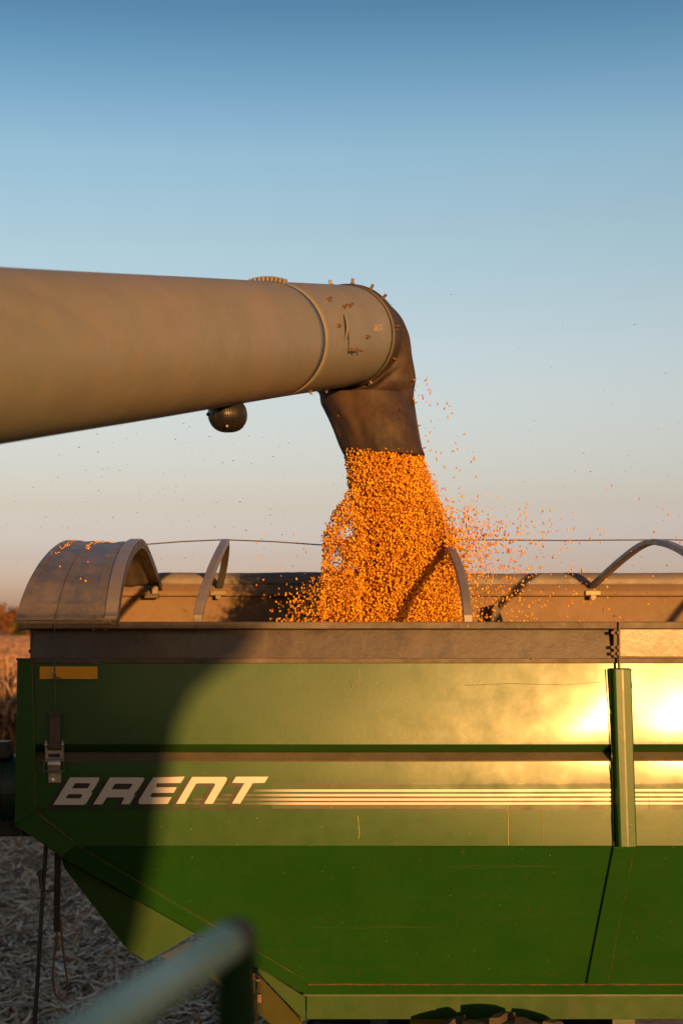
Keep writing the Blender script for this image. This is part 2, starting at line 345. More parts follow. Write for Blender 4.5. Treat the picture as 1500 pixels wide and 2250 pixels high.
# side panels: pressed sheet with a horizontal groove, one per bay
zt, zb = Zp(1458, D0), Zp(1858, D0)
prof = [(0, 1458), (0, 1500), (0, 1545), (0, 1590), (0, 1628), (0, 1634), (.006, 1636.5), (.068, 1652.5), (.070, 1655), (.064, 1657), (.006, 1670.5), (0, 1672.5), (0, 1700), (0, 1730), (0, 1760), (0, 1785), (0, 1800), (0, 1820), (0, 1840), (0, 1857), (.004, 1859)]
def lean(py):        # the pressed upper and lower fields lean back a touch
    if py <= 1635: return .024 * (1635 - py) / 177
    if py < 1671: return 0.
    return .010 * max(0, 1 - (py - 1671) / 110) ** 2
def side_panel(x0, x1, cut=False, bulge=.020, mirror=False):
    nx = 46
    V = []
    for (dy, py) in prof:
        z = Zp(py, D0); xa = x0
        if cut and py > 1785: xa = x0 + (Xp(170, D0) - x0) * (py - 1785) / 73 - .012
        for i in range(nx + 1):
            x = xa + (x1 - xa) * i / nx; u = i / nx
            e = math.sin(math.pi * min(1, max(0, (py - 1458) / 400)))
            y = D0 + dy - bulge * 4 * u * (1 - u) * (.25 + .75 * e) - .0042 * dent(x, z) * (1 if dy == 0 else .3)
            y += lean(py)
            if mirror: y = 2 * 8.25 - y
            V.append((x, y, z))
    Fc = [(j * (nx + 1) + i, j * (nx + 1) + i + 1, (j + 1) * (nx + 1) + i + 1, (j + 1) * (nx + 1) + i) for j in range(len(prof) - 1) for i in range(nx)]
    o = part('side_panel', (V, Fc), 'green', smooth=True)
    # dusty upward face of the groove
    o.data.materials.append(M['ledge'])
    for j in (9, 10):
        for i in range(nx): o.data.polygons[j * nx + i].material_index = 1
    o.data.set_sharp_from_angle(angle=R(22)); solidify(o, .004, -1 if not mirror else 1).modifiers['solid'].use_rim = False; return o
xb0, xb1 = Xp(1341, D0), Xp(1389, D0)
side_panel(Xp(76, D0), Xp(1362, D0), cut=True)
side_panel(Xp(1364, D0), Xp(1364, D0) + 2.4, bulge=.004)
side_panel(Xp(1364, D0) + 2.405, XR)
side_panel(Xp(76, D0), Xp(1362, D0), mirror=True)
side_panel(Xp(1364, D0), XR, mirror=True)

# hopper slope
p0 = Vector((0, D0 + .006, Zp(1859, D0))); p1 = Vector((0, 7.30, Zp(2163, 7.30)))
sl = (p1 - p0).normalized(); hn = Vector((1, 0, 0)).cross(sl).normalized()
if hn.y > 0: hn = -hn
def H(px, py, out=0.): return on_plane(px, py, p0 + hn * out, hn)
inner = [(79, 1785), (170, 1858), (448, 2025), (646, 2139), (672, 2163)]
outer = [(32, 1813), (70, 1838), (135, 1883), (299, 1976), (422, 2046), (672, 2192)]
pts = [H(170, 1859), H(448, 2026), H(646, 2142), H(672, 2163)]
pts += [Vector((XR, pts[-1].y, pts[-1].z)), Vector((XR, p0.y, p0.z))]
o = part('hopper_panel', prism(pts, (0, .005, .003)), 'green')
mp = [Vector((p.x, 16.5 - p.y, p.z)) for p in pts]
part('hopper_panel', prism(mp, (0, -.005, .003)), 'green')
# front slope of the hopper, joining the two sides
a, b = H(60, 1850), H(660, 2185)
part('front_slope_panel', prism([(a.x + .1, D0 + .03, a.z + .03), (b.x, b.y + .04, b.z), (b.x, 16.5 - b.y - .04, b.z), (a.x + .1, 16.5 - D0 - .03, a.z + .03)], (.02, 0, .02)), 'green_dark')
xl = Xp(44, D0)
part('front_panel', box(xl, xl + .006, D0 + .02, 16.5 - D0 - .02, Zp(1840, D0), Zp(1450, D0)), 'green')
part('rear_panel', box(XR - .006, XR, D0 + .02, 16.5 - D0 - .02, Zp(1858, D0), Zp(1450, D0)), 'green')
part('floor_panel', box(b.x, XR, b.y, 16.5 - b.y, b.z - .01, b.z), 'green_dark')

# corner flange (vertical) and diagonal flange
fl = [P(38, 1450, D0 - .012), P(72, 1450, D0 - .012), P(78, 1640, D0 - .012), P(79, 1785, D0 - .012), P(32.5, 1813, D0 - .012), P(36, 1600, D0 - .012)]
part('corner_flange', prism(fl, (0, .03, 0)), 'green', bevel=.004)
part('corner_cap', prism([P(36, 1446, D0 - .016), P(72, 1446, D0 - .016), P(72, 1451, D0 - .016), P(36, 1451, D0 - .016)], (0, .06, 0)), 'black')
part('weld_bead', tube([P(79, 1700, D0 - .004), P(79.5, 1740, D0 - .004), P(80, 1784, D0 - .006)], .0035, 6), 'weld')
fl = [P(79, 1785.5, D0 - .012), P(170, 1857, D0 - .012), P(135, 1883, D0 - .012), P(70, 1838, D0 - .012), P(32.5, 1814, D0 - .012)]
part('diagonal_flange', prism(fl, (0, .03, 0)), 'green', bevel=.003)
def D(px, py): return H(px, py, .016)
fl = [D(170, 1858), D(448, 2025), D(646, 2139), D(672, 2153), D(672, 2186), D(422, 2046), D(299, 1976), D(135, 1884)]
part('diagonal_flange', prism(fl, -hn * .014), 'green', bevel=.003)
part('weld_bead', tube([P(82, 1787, D0 - .014), P(120, 1816, D0 - .014), P(150, 1840, D0 - .014), P(168, 1856, D0 - .014)], .005, 6), 'weld')
wp = [H(170 + (646 - 170) * t, 1858 + (2139 - 1858) * t - 1.2 * math.sin(t * 3.1), .017 + .001 * rnd.random()) for t in [i / 24 for i in range(25)]]
part('weld_bead', tube(wp, .0022, 6), 'weld')
# brace over the side
bt = [P(1338, 1468, D0), P(1384, 1468, D0), P(1393, 1858, D0), P(1348, 1858, D0)]
bd = .05
def brace_ring(t, s=0):
    a_, c_ = bt[0].lerp(bt[3], t), bt[1].lerp(bt[2], t); m_ = (a_ + c_) / 2; wv = (c_ - a_)
    out = []
    for k, dy in ((0, .005), (.05, -bd + .006), (.13, -bd - .003), (.46, -bd - .0055), (.54, -bd - .0050), (.94, -bd + .0005), (1, .005)):
        q = a_ + wv * k; out.append(Vector((q.x, q.y + dy - .018 + .026 * (1 - t), q.z)))
    return out
V = []; 
for j in range(13): V += brace_ring(j / 12)
Fc = [(j * 7 + i, j * 7 + i + 1, (j + 1) * 7 + i + 1, (j + 1) * 7 + i) for j in range(12) for i in range(6)] + [tuple(range(7)), tuple(range(84, 91))]
part('side_brace', (V, Fc), 'green', bevel=.006)
part('side_brace', ([v + Vector((2.4, 0, 0)) for v in V], Fc), 'green', bevel=.006)
for (xa, xb) in ((1337.2, 1348), (1385, 1394)):
    w_ = [P(xa + (xb - xa) * t + rnd.uniform(-.7, .7), 1470 + 388 * t, D0 - .02) for t in [i / 20 for i in range(21)]]
    part('weld_bead', tube(w_, .003, 5), 'green_dark')
hb = [H(1347, 1862, .018), H(1394, 1862, .018), H(1334, 2162, .018), H(1288, 2162, .018)]
part('hopper_brace', prism(hb, -hn * .018), 'green', bevel=.005)
part('weld_bead', tube([H(1348 - 59 * t + rnd.uniform(-.8, .8), 1860 + 303 * t, .006) for t in [i / 14 for i in range(15)]], .0022, 5), 'weld')
part('weld_bead', tube([H(1393 - 59 * t + rnd.uniform(-.8, .8), 1860 + 303 * t, .006) for t in [i / 14 for i in range(15)]], .0025, 5), 'weld')
# bottom bead and sill
z2163 = p1.z
part('weld_bead', tube([(x, p1.y - .004 + rnd.uniform(-.001, .001), z2163 + rnd.uniform(-.001, .001)) for x in np.arange(Xp(676, 7.3), XR, .07)], .0045, 6), 'weld')
pk = p1 + sl * .075; s2 = Vector((0, pk.y, pk.z))
part('sill_lip', prism([(Xp(672, 7.3), p1.y, z2163 - .004), (XR, p1.y, z2163 - .004), (XR, s2.y, s2.z), (Xp(672, 7.3), s2.y, s2.z)], (0, .012, .01)), 'green')
dS = s2.y + .004
o = part('sill', box(Xp(673, dS), XR, dS, dS + .05, Zp(2240, dS), s2.z - .002), 'green_flat', bevel=.003)
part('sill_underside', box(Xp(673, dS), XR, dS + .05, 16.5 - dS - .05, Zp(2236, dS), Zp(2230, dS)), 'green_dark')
part('sill', box(Xp(673, dS), XR, 16.5 - dS - .05, 16.5 - dS, Zp(2240, dS), s2.z - .002), 'green_flat', bevel=.003)

# rim, extension panel and lips
dR = 6.775
xr0, xsplit = Xp(70, dR), Xp(1356, dR)
for (a_, c_) in ((xr0, xsplit - .003), (xsplit + .003, XR)):
    part('rim_rail', box(a_, c_, dR, dR + .05, Zp(1382, dR), Zp(1366, dR)), 'lip', bevel=.004)
    part('rim_rail', box(a_, c_, 9.60, 9.65, 3.7 + .232, 3.7 + .268), 'inner', bevel=.004)
dE = 6.825
def ext(x0, x1, lean, m='black'):
    def fn(u, v):
        x = x0 + (x1 - x0) * u; z = Zp(1381, dE) + (Zp(1446, dE) - Zp(1381, dE)) * v
        return (x, dE + lean * (v - .5) - .0022 * dent(x + 3, z * 2), z)
    o = part('extension_panel', grid(fn, 40, 6), m, smooth=True); solidify(o, .004, -1).modifiers['solid'].use_rim = False
ext(Xp(70, dE), Xp(1349, dE), -.030); ext(Xp(1357, dE), XR, .007, 'black_lit')
lipd = 6.808
part('lower_lip', box(Xp(70, lipd), XR, lipd, lipd + .03, Zp(1457.5, lipd), Zp(1446, lipd)), 'lip', bevel=.003)
o = part('rounded_bead', tube([(x, lipd + .012, Zp(1445, lipd) + .001 * math.sin(x * 9)) for x in np.arange(Xp(70, lipd), XR, .12)], .006, 8), 'inner')
part('joint_bracket', box(Xp(1345, 6.80), Xp(1357, 6.80), 6.785, 6.82, Zp(1445, 6.8), Zp(1382, 6.8)), 'lip', bevel=.003)
part('joint_bracket', box(Xp(1356, 6.79), Xp(1359.5, 6.79), 6.77, 6.79, Zp(1468, 6.79), Zp(1366, 6.79)), 'lip')
for py in (1390, 1422, 1436):
    for px in (1345, 1358): part('bolt', tube([P(px, py, 6.785), P(px, py, 6.765)], .008, 8), 'rust')
for (px, py) in ((205, 1384.5), (233, 1384.5)): part('bolt', tube([P(px, py, 6.81), P(px, py, 6.79)], .005, 8), 'steel')
part('bolt', tube([P(1170, 1448, 6.79), P(1170, 1448, 6.784)], .003, 6), 'steel')
part('corner_post', box(Xp(68, 6.83), Xp(72, 6.83), 6.815, 6.86, Zp(1446, 6.8), Zp(1382, 6.8)), 'lip')
part('rim_bolt', tube([P(67, 1431, 6.82), P(64, 1431, 6.82)], .008, 8, up=Vector((0, 1, 0))), 'rust')

# far inner wall, rolled tarp
ZR = 3.7
o = part('inner_wall', grid(lambda u, v: (xr0 + (XR - xr0) * u, 9.66 + .004 * dent(u * 9, v * 2), ZR + .31 - .87 * v), 50, 8), 'inner', smooth=True); solidify(o, .006, 1)
part('end_wall', box(xr0, xr0 + .006, 6.86, 9.66, Zp(1446, 6.83), ZR + .03), 'inner')
part('end_wall', box(XR - .006, XR, 6.86, 9.66, Zp(1446, 6.83), ZR + .2), 'inner')
rp = []; sc_ = []
for i in range(160):
    x = Xp(345, 9.72) + (XR + .1 - Xp(345, 9.72)) * i / 159
    rp.append((x, 9.74 + .004 * math.sin(x * 2), ZR + .338 - .002 * x + .003 * math.sin(x * 3.1))); sc_.append(1 + .03 * math.sin(x * 7) + .02 * rnd.uniform(-1, 1))
rp[0] = (rp[0][0] - .05, rp[0][1], rp[0][2]); sc_[0] = .8
tr = part('tarp_roll', tube(rp, .058, 24, scales=sc_), 'tarp', smooth=True)
part('tarp_fold', sweep([(p[0], p[1] - .057, p[2] - .012) for p in rp[2::4]], rect(.006, .012)), 'tarp', parent=tr)

# bows
ARCH = [(6.80, .045), (6.86, .10), (6.94, .148), (7.03, .195), (7.125, .236), (7.35, .3175), (7.65, .397), (7.93, .452), (8.16, .486), (8.42, .508), (8.70, .49), (9.07, .424), (9.40, .345), (9.63, .285)]
def arch_pt(t):
    f = t * (len(ARCH) - 1); i = min(int(f), len(ARCH) - 2); g_ = f - i
    def cr(a, b, c, d): return .5 * (2 * b + (c - a) * g_ + (2 * a - 5 * b + 4 * c - d) * g_ ** 2 + (3 * b - a - 3 * c + d) * g_ ** 3)
    q = [ARCH[max(0, i - 1)], ARCH[i], ARCH[i + 1], ARCH[min(len(ARCH) - 1, i + 2)]]
    return cr(*[v[0] for v in q]), cr(*[v[1] for v in q])
def bow(x, lean, wd=.044, tk=.034, drop=0.):
    pts = []
    for i in range(41):
        y, z = arch_pt(i / 40); k = max(0, 1 - ((y - 8.25) / 1.45) ** 2)
        pts.append((x + lean * k, y + .01, ZR + z + .015 - drop))
    bo = part('tarp_bow', sweep(pts, rect(wd, tk), up=Vector((1, 0, 0))) if False else sweep(pts, [(-wd/2, -tk/2), (wd/2, -tk/2), (wd/2, tk/2), (-wd/2, tk/2)]), 'bow', bevel=.005)
    part('socket', prism([(x - .018, 6.795, ZR + .02), (x + .018, 6.795, ZR + .02), (x + .022, 6.80, ZR + .075), (x - .022, 6.80, ZR + .075)], (0, .04, 0)), 'bow', parent=bo, bevel=.003)
    # black disc standing in for the dark rim hole, and far bracket with two bolts
    part('rim_hole_disc', tube([(x - .004, dR + .003, Zp(1375, dR)), (x - .004, dR - .003, Zp(1375, dR))], .007, 10), 'decal_black', parent=bo)
    br = part('bow_bracket', join(box(x - .052, x + .05, 9.575, 9.597, ZR + .236, ZR + .266), box(x - .018, x + .018, 9.57, 9.58, ZR + .21, ZR + .236)), 'steel', parent=bo, bevel=.002)
    return bo
bows = [bow(-.333, .086), bow(.957, .045), bow(2.19, .08), bow(3.45, .06)]
# dark wedge standing in for a bow's shadow on the far wall
part('shadow_wedge', prism([(1.505, 9.45, ZR + .17), (1.525, 9.45, ZR + .17), (1.62, 9.45, ZR - .1), (1.45, 9.45, ZR - .1)], (0, .18, 0)), 'lip')

# front hood over the first bay
hx0, hx1 = -1.188, -.735
def hood_fn(u, v):
    y, z = arch_pt(v); x = hx0 + (hx1 - hx0) * u
    if v < .01: y, z = 6.765, .035
    x += .03 * max(0, 1 - ((y - 8.25) / 1.45) ** 2) * (1 if u < .5 else -1) * abs(2 * u - 1) * .8
    return (x, y, ZR + z + .012 + (.003 * math.sin(u * 9) - .006 * math.sin(v * 9 + u * 2) * math.sin(math.pi * min(1, u / .4 if u < .4 else (1 - u) / .6)) + .0025 * math.sin(u * 31 + v * 5)) * (v > .1))
ho = part('hood', grid(hood_fn, 40, 70), 'hood', smooth=True); solidify(ho, .006, 1)
def hood_rib(u, wd, tk, up, nm='hood_rib', m='hood', dx=0):
    pts = [Vector(hood_fn(u, i / 50)) + Vector((dx, 0, up)) for i in range(51)]
    return part(nm, sweep(pts, rect(wd, tk)), m, parent=ho, bevel=.003)
hood_rib(0, .035, .018, .004, dx=.008)
hood_rib(.40, .010, .010, .004, 'hood_seam')
hood_rib(1, .062, .022, .008, 'hood_ring', 'bow', dx=-.01)
hood_rib(.80, .012, .008, .004, 'hood_seam')
part('hood_ring_face', sweep([Vector(hood_fn(1, i / 50)) + Vector((.022, 0, -.012)) for i in range(51)], rect(.006, .05)), 'lip', parent=ho)
part('hood_flap', prism([P(41, 1362, 6.77), P(70, 1366, 6.77), P(70, 1380, 6.77), P(41, 1388, 6.77)], (0, .02, 0)), 'lip', parent=ho)
part('hood_edge', box(hx0, hx1, 6.755, 6.765, ZR + .030, ZR + .044), 'lip', parent=ho)
part('hood_front', (lambda: (lambda ps: prism(ps, (.006, 0, 0)))([Vector(hood_fn(0, i / 30)) + Vector((.012, 0, -.004)) for i in range(31)] + [Vector((hx0 + .012, 9.6, ZR - .0)), Vector((hx0 + .012, 6.80, ZR))]))(), 'hood', parent=ho)
part('hood_foot', box(Xp(334, 9.55), Xp(348, 9.55), 9.54, 9.57, ZR + .22, ZR + .30), 'steel', parent=ho, bevel=.004)
part('hood_foot', box(Xp(318, 9.55), Xp(350, 9.55), 9.52, 9.57, ZR + .215, ZR + .245), 'lip', parent=ho, bevel=.004)

# tarp cable over the bows, and the tie-down cable
cp = [P(308, 1196, 8.4), P(322, 1196, 8.4), P(400, 1190, 8.35), P(492, 1186, 8.3), P(600, 1190, 8.3), P(700, 1197, 8.3), P(800, 1198, 8.3), P(960, 1187, 8.3), P(1010, 1186, 8.3), P(1230, 1187.5, 8.3), P(1470, 1186, 8.3), P(1700, 1192, 8.3), P(2100, 1187, 8.3)]
part('tarp_cable', tube(cp, .0042, 6), 'cable')
part('tarp_strap_end', sweep([P(290, 1190, 8.35), P(300, 1195, 8.35), P(316, 1204, 8.35)], rect(.02, .004)), 'strap')
tie = [P(122, 1210, 7.9), P(122, 1300, 7.02), P(120.5, 1340, 6.83), P(120, 1362, 6.755), P(120.5, 1450, 6.755), P(121.5, 1500, 6.76), P(123, 1561, 6.765)]
hp = []
for i in range(9):
    v = .45 * (1 - i / 9); p = Vector(hood_fn(.40, v)); hp.append(p + Vector((0, 0, .014)))
part('tie_cable', tube(hp + [P(120.5, 1362, 6.745), P(120.5, 1450, 6.75), P(121.5, 1500, 6.755), P(123, 1561, 6.765)], .0034, 6), 'cable')
part('cable_knot', join(tube([P(117, 1480, 6.76), P(121, 1486, 6.75), P(118, 1489, 6.76)], .004, 6), tube([P(122, 1486, 6.755), P(130, 1490, 6.755), P(134, 1489, 6.76)], .003, 5)), 'cable')

# strap and ratchet buckle
ds = 6.768
strap = part('strap', sweep([P(121.5, 1562, ds), P(121, 1600, ds - .003), P(121, 1628, ds - .01), P(121, 1646, ds - .02)], rect(Xp(133, ds) - Xp(109, ds), .005), up=Vector((0, 1, 0))), 'strap', bevel=.001)
part('strap_end', prism([P(106.5, 1562, ds - .004), P(135.5, 1562, ds - .004), P(135, 1574, ds - .006), P(107, 1574, ds - .006)], (0, .012, 0)), 'plastic', parent=strap, bevel=.002)
part('stitched_patch', prism([P(111, 1585, ds - .006), P(132, 1585, ds - .006), P(134, 1600, ds - .008), P(110, 1600, ds - .008)], (0, .004, 0)), 'strap', parent=strap)
rat = part('ratchet_buckle', tube([P(106, 1640, ds - .03), P(136, 1640, ds - .03)], .016, 14, up=Vector((0, 1, 0))), 'strap')
for px in (101.5, 137.5):
    pp = [P(px - 2, 1628, ds - .03), P(px + 2.2, 1628, ds - .03), P(px + 2.5, 1674, ds - .02), P(px - 1.5, 1674, ds - .02)]
    part('cheek_plate', prism(pp, (0, .03, 0)), 'chrome', parent=rat, bevel=.001)
    part('pivot_bolt', tube([P(px - 3.5, 1637, ds - .035), P(px + 3.5, 1637, ds - .035)], .006, 8, up=Vector((0, 1, 0))), 'chrome', parent=rat)
part('ratchet_handle', join(prism([P(103, 1649, ds - .036), P(136, 1649, ds - .036), P(136, 1656.5, ds - .034), P(103, 1656.5, ds - .034)], (0, .006, 0)),
     prism([P(103, 1664, ds - .034), P(136, 1664, ds - .034), P(135, 1669, ds - .03), P(103, 1669, ds - .03)], (0, .006, 0)),
     prism([P(103, 1656, ds - .034), P(106, 1656, ds - .034), P(106, 1665, ds - .034), P(103, 1665, ds - .034)], (0, .006, 0)),
     prism([P(132, 1656, ds - .034), P(136, 1656, ds - .034), P(136, 1665, ds - .034), P(132, 1665, ds - .034)], (0, .006, 0))), 'chrome', parent=rat, bevel=.001)
part('curved_tongue', sweep([P(119.5, 1668, ds - .02), P(119.5, 1675, ds - .03), P(119.5, 1680, ds - .032), P(119.5, 1688, ds - .02), P(119.5, 1700, ds - .008)], rect(Xp(134, ds) - Xp(106, ds), .004), up=Vector((0, 1, 0))), 'chrome', parent=rat)
part('wire_bail', tube([P(101, 1672, ds - .02), P(96, 1684, ds - .02), P(95.5, 1694, ds - .02), P(118, 1694.5, ds - .03), P(142, 1694, ds - .02), P(141, 1680, ds - .02), P(137, 1672, ds - .02)], .003, 6, up=Vector((0, 1, 0))), 'steel', parent=rat)
pl = part('anchor_plate', prism([P(107, 1694, ds + .012), P(134, 1694, ds + .012), P(134, 1720, ds + .012), P(107, 1720, ds + .012)], (0, .008, 0)), 'chrome', bevel=.001)
for py in (1699, 1713): part('anchor_bolt', tube([P(117.5, py, ds + .013), P(117.5, py, ds + .004)], .008, 10), 'chrome', parent=pl)
part('reflector_tape', prism([P(88, 1464.5, D0 - .006), P(215, 1464.5, D0 - .006), P(215, 1492, D0 - .006), P(88, 1492, D0 - .006)], (0, .002, 0)), 'reflector')

# ---- lettering
def c1(x, y): return (80 + x / 5, 1690 + y / 5)
def c2(x, y): return (340 + x / 3.75, 1690 + y / 3.75)
LET = {
 'B': ([[c1(*p) for p in ((193, 388), (375, 88), (688, 88), (700, 96), (696, 112), (640, 212), (612, 238), (620, 262), (560, 362), (548, 378), (525, 388))],
        [c1(*p) for p in ((398, 207), (432, 150), (592, 150), (600, 160), (568, 207))], [c1(*p) for p in ((330, 318), (360, 270), (505, 270), (514, 282), (490, 318))]]),
 'R': ([[c1(*p) for p in ((632, 382), (815, 88), (1178, 88), (1190, 97), (1186, 118), (1112, 232), (1080, 262), (1086, 285), (1030, 380), (938, 380), (972, 310), (965, 304), (780, 304), (730, 382))],
        [c1(*p) for p in ((830, 218), (870, 155), (1052, 155), (1062, 168), (1022, 218))]]),
 'E': ([[c1(1145, 378), c1(1125, 365), c1(1132, 335), c1(1285, 88), c2(250, 58), c2(216, 110), c2(22, 112), c1(1318, 194), c2(186, 145), c2(160, 190), c1(1282, 256), c1(1258, 282), c1(1268, 303), c2(143, 226), c2(110, 282)]]),
 'N': ([[c2(*p) for p in ((180, 280), (310, 60), (583, 60), (597, 70), (592, 92), (480, 280), (410, 280), (500, 126), (494, 112), (352, 112), (340, 120), (248, 280))]]),
 'T': ([[c2(*p) for p in ((640, 108), (670, 58), (936, 58), (905, 108), (808, 110), (705, 278), (638, 278), (740, 110))]]),
}
def flat_shape(name, polys, d, m, parent, offset=0., dx=0, dy=0, depth=.0008):
    cu = bpy.data.curves.new(name, 'CURVE'); cu.dimensions = '2D'; cu.fill_mode = 'BOTH'; cu.extrude = depth; cu.offset = offset
    for poly in polys:
        s = cu.splines.new('POLY'); s.points.add(len(poly) - 1); s.use_cyclic_u = True
        for i, (px, py) in enumerate(poly):
            s.points[i].co = (Xp(px + dx, D0), Zp(py + dy, D0), 0, 1)
    tmp = bpy.data.objects.new('tmp', cu); col.objects.link(tmp)
    dg = bpy.context.evaluated_depsgraph_get(); me = bpy.data.meshes.new_from_object(tmp.evaluated_get(dg))
    bpy.data.objects.remove(tmp)
    me.transform(Matrix.Translation((0, d, 0)) @ Matrix.Rotation(R(90), 4, 'X')); me.name = name
    me.materials.clear(); me.materials.append(M[m])
    o = bpy.data.objects.new(name, me); col.objects.link(o); o.parent = parent; return o
def surf(px, py):           # front of the bulging first side panel
    x, z = Xp(px, D0), Zp(py, D0); x0, x1 = Xp(76, D0), Xp(1362, D0)
    B_ = .020
    if px > 1364: x0, x1, B_ = Xp(1364, D0), Xp(1364, D0) + 2.4, .004
    u = min(1, max(0, (x - x0) / (x1 - x0))); e = math.sin(math.pi * min(1, max(0, (py - 1458) / 400)))
    return D0 - B_ * 4 * u * (1 - u) * (.25 + .75 * e) - .0042 * dent(x, z) + lean(py)
def wrap(o, off):
    """lay a flat print on the bulged sheet, a hair proud of it"""
    for v in o.data.vertices:
        px = CX + v.co.x * F / D0; py = CY - (v.co.z - EYE) * F / D0
        v.co.y = surf(px, py) - off + (v.co.y - D0)
    return o
sh = bpy.data.objects.new('lettering', None); col.objects.link(sh); sh.parent = cart
for ch, polys in LET.items():
    wrap(flat_shape('letter_shadow', polys, D0, 'decal_black', sh, dx=-13.5, dy=6.8), .0085)
    wrap(flat_shape('letter_outline', [polys[0]], D0, 'decal_black', sh, offset=.0032, dx=-.3, dy=.2), .0100)
    o = wrap(flat_shape('letter', polys, D0, 'decal_white', sh), .0118)
    if len(polys) > 1:
        pass
def strip(name, x0, x1, py, h, m, off, parent=cart):
    nn = max(2, int((x1 - x0) / 25)); V = []
    for i in range(nn + 1):
        px = x0 + (x1 - x0) * i / nn
        for q in (py - h / 2, py + h / 2): V.append((Xp(px, D0), surf(px, q) - off, Zp(q, D0)))
    Fc = [(2 * i, 2 * i + 1, 2 * i + 3, 2 * i + 2) for i in range(nn)]
    o = mesh(name, V, Fc, M[m], parent); solidify(o, .0008, 0); return o
for (x0, x1) in ((597, 1346), (1389, 2400)):
    strip('decal_film', x0, x1, 1749, 55, 'green_decal', .0045)
    strip('pinstripe', x0, x1, 1721, 3, 'decal_black', .006)
strip('pinstripe', 81, 1346, 1777.5, 3.2, 'decal_black', .006); strip('pinstripe', 1389, 2400, 1777.5, 3.2, 'decal_black', .006)
for (x0, py) in ((557, 1736), (489, 1746), (423, 1755.5), (407, 1764.5)):
    strip('stripe', x0, 1344, py, 5.0, 'stripe', .0070); strip('stripe', 1391, 2400, py, 5.0, 'stripe', .0070)
# scratches through the decals and small dents' bright marks
def scratch(p, r=.0012):
    return part('scratch', tube([Vector((Xp(a_, D0), surf(a_, b_) - .0072, Zp(b_, D0))) for a_, b_ in p], r, 4), 'scratch')
scratch([(727, 1722), (727.5, 1750), (727, 1776)], .0012); scratch([(1110, 1768), (1114, 1790), (1115, 1856)], .0016)
scratch([(1188, 1782), (1191, 1820), (1191, 1850)], .0011); scratch([(1422, 1745), (1425, 1776)], .0014)
scratch([(785, 1790), (789, 1830), (787, 1842)], .0012); scratch([(788, 1470), (790, 1500), (786, 1515)], .001)

for p_ in ([(1020, 1506), (1120, 1502), (1240, 1505), (1325, 1498)], [(1440, 1486), (1500, 1488)],
           [(770, 1496), (772, 1512)]):
    o = scratch(p_, .0008); o.data.materials.clear(); o.data.materials.append(M['green_dark']); o.name = 'scuff'
# ---- gusset plates, frame, tongue, pole, hitch things below the front of the hopper
def flat(name, pts, d, m, th=.02, **k): return part(name, prism([P(x, y, d) for x, y in pts], (0, th, 0)), m, **k)
flat('hopper_gusset', [(134, 1884), (142, 1908), (282, 2090), (322, 2113), (362, 2092), (430, 2052), (300, 1978)], 7.02, 'green_flat', bevel=.003)
flat('frame_gusset', [(566, 2123), (671, 2192), (671, 2243), (664, 2240), (567, 2137)], 7.31, 'green_flat', .02, bevel=.002)
flat('frame_plate', [(566, 2140), (662, 2242), (668, 2262), (640, 2262), (610, 2262), (563, 2225)], 7.40, 'yellow', .02, bevel=.002)
flat('frame_edge', [(563, 2128), (570, 2132), (668, 2240), (665, 2246)], 7.36, 'decal_black', .03)
flat('frame_plate', [(430, 2066), (520, 2112), (563, 2130), (563, 2180), (500, 2178), (440, 2130)], 7.5, 'green_dark', .04, bevel=.002)
flat('frame_plate', [(352, 2100), (440, 2058), (520, 2100), (470, 2130), (392, 2126)], 7.6, 'yellow', .04, bevel=.002)
hs = part('hydraulic_hose', tube([P(557, 2148, 7.25), P(558, 2180, 7.24), P(560, 2210, 7.26), P(562, 2245, 7.3), P(564, 2290, 7.3)], .012, 10, up=Vector((0, 1, 0))), 'pole')
part('hose_fitting', tube([P(555, 2138, 7.25), P(556, 2148, 7.25), P(557, 2153, 7.25)], .014, 8, up=Vector((0, 1, 0))), 'steel', parent=hs)
part('bracket', box(Xp(566, 7.3), Xp(574, 7.3), 7.27, 7.3, Zp(2200, 7.3), Zp(2182, 7.3)), 'rust')
part('clip', box(Xp(550, 7.3), Xp(571, 7.3), 7.26, 7.3, Zp(2152, 7.3), Zp(2148, 7.3)), 'rust')
# folded auger tube / tongue at the front
tg = part('front_tube', tube([P(-420, 1742, 7.1), P(-40, 1737, 7.1), P(30, 1735, 7.1), P(60, 1735, 7.1)], .172, 32, up=Vector((0, 1, 0))), 'green_dark', smooth=False)
part('tube_band', tube([P(14, 1736, 7.1), P(19, 1736, 7.1)], .176, 32, up=Vector((0, 1, 0))), 'decal_black', parent=tg)
flat('tube_bracket', [(-60, 1632), (18, 1630), (24, 1658), (22, 1666), (-60, 1668)], 7.0, 'pole', .1, bevel=.004)
flat('tongue_beam', [(-420, 1808), (100, 1800), (72, 1838), (-420, 1838)], 7.0, 'plastic', .25, bevel=.004)
part('prop_rod', tube([P(102, 1850, 6.95), P(92, 2000, 6.95), P(86, 2110, 6.95), P(76, 2262, 6.95)], .0105, 10, up=Vector((0, 1, 0))), 'pole')
part('rod_clamp', join(tube([P(88, 1916, 6.93), P(92, 1952, 6.93)], .010, 8, up=Vector((0, 1, 0))), tube([P(84, 1916, 6.93), P(106, 1908, 6.93)], .004, 6, up=Vector((0, 1, 0))), box(Xp(82, 6.92), Xp(89, 6.92), 6.91, 6.93, Zp(1924, 6.92), Zp(1916, 6.92))), 'pole')
part('hanging_bar', prism([P(120, 1860, 6.99), P(134, 1866, 6.99), P(131, 2048, 6.99), P(118, 2048, 6.99)], (0, .025, 0)), 'plastic', bevel=.003)
part('rung', tube([P(97, 1957, 6.97), P(120, 1958, 6.99)], .004, 6, up=Vector((0, 1, 0))), 'pole')
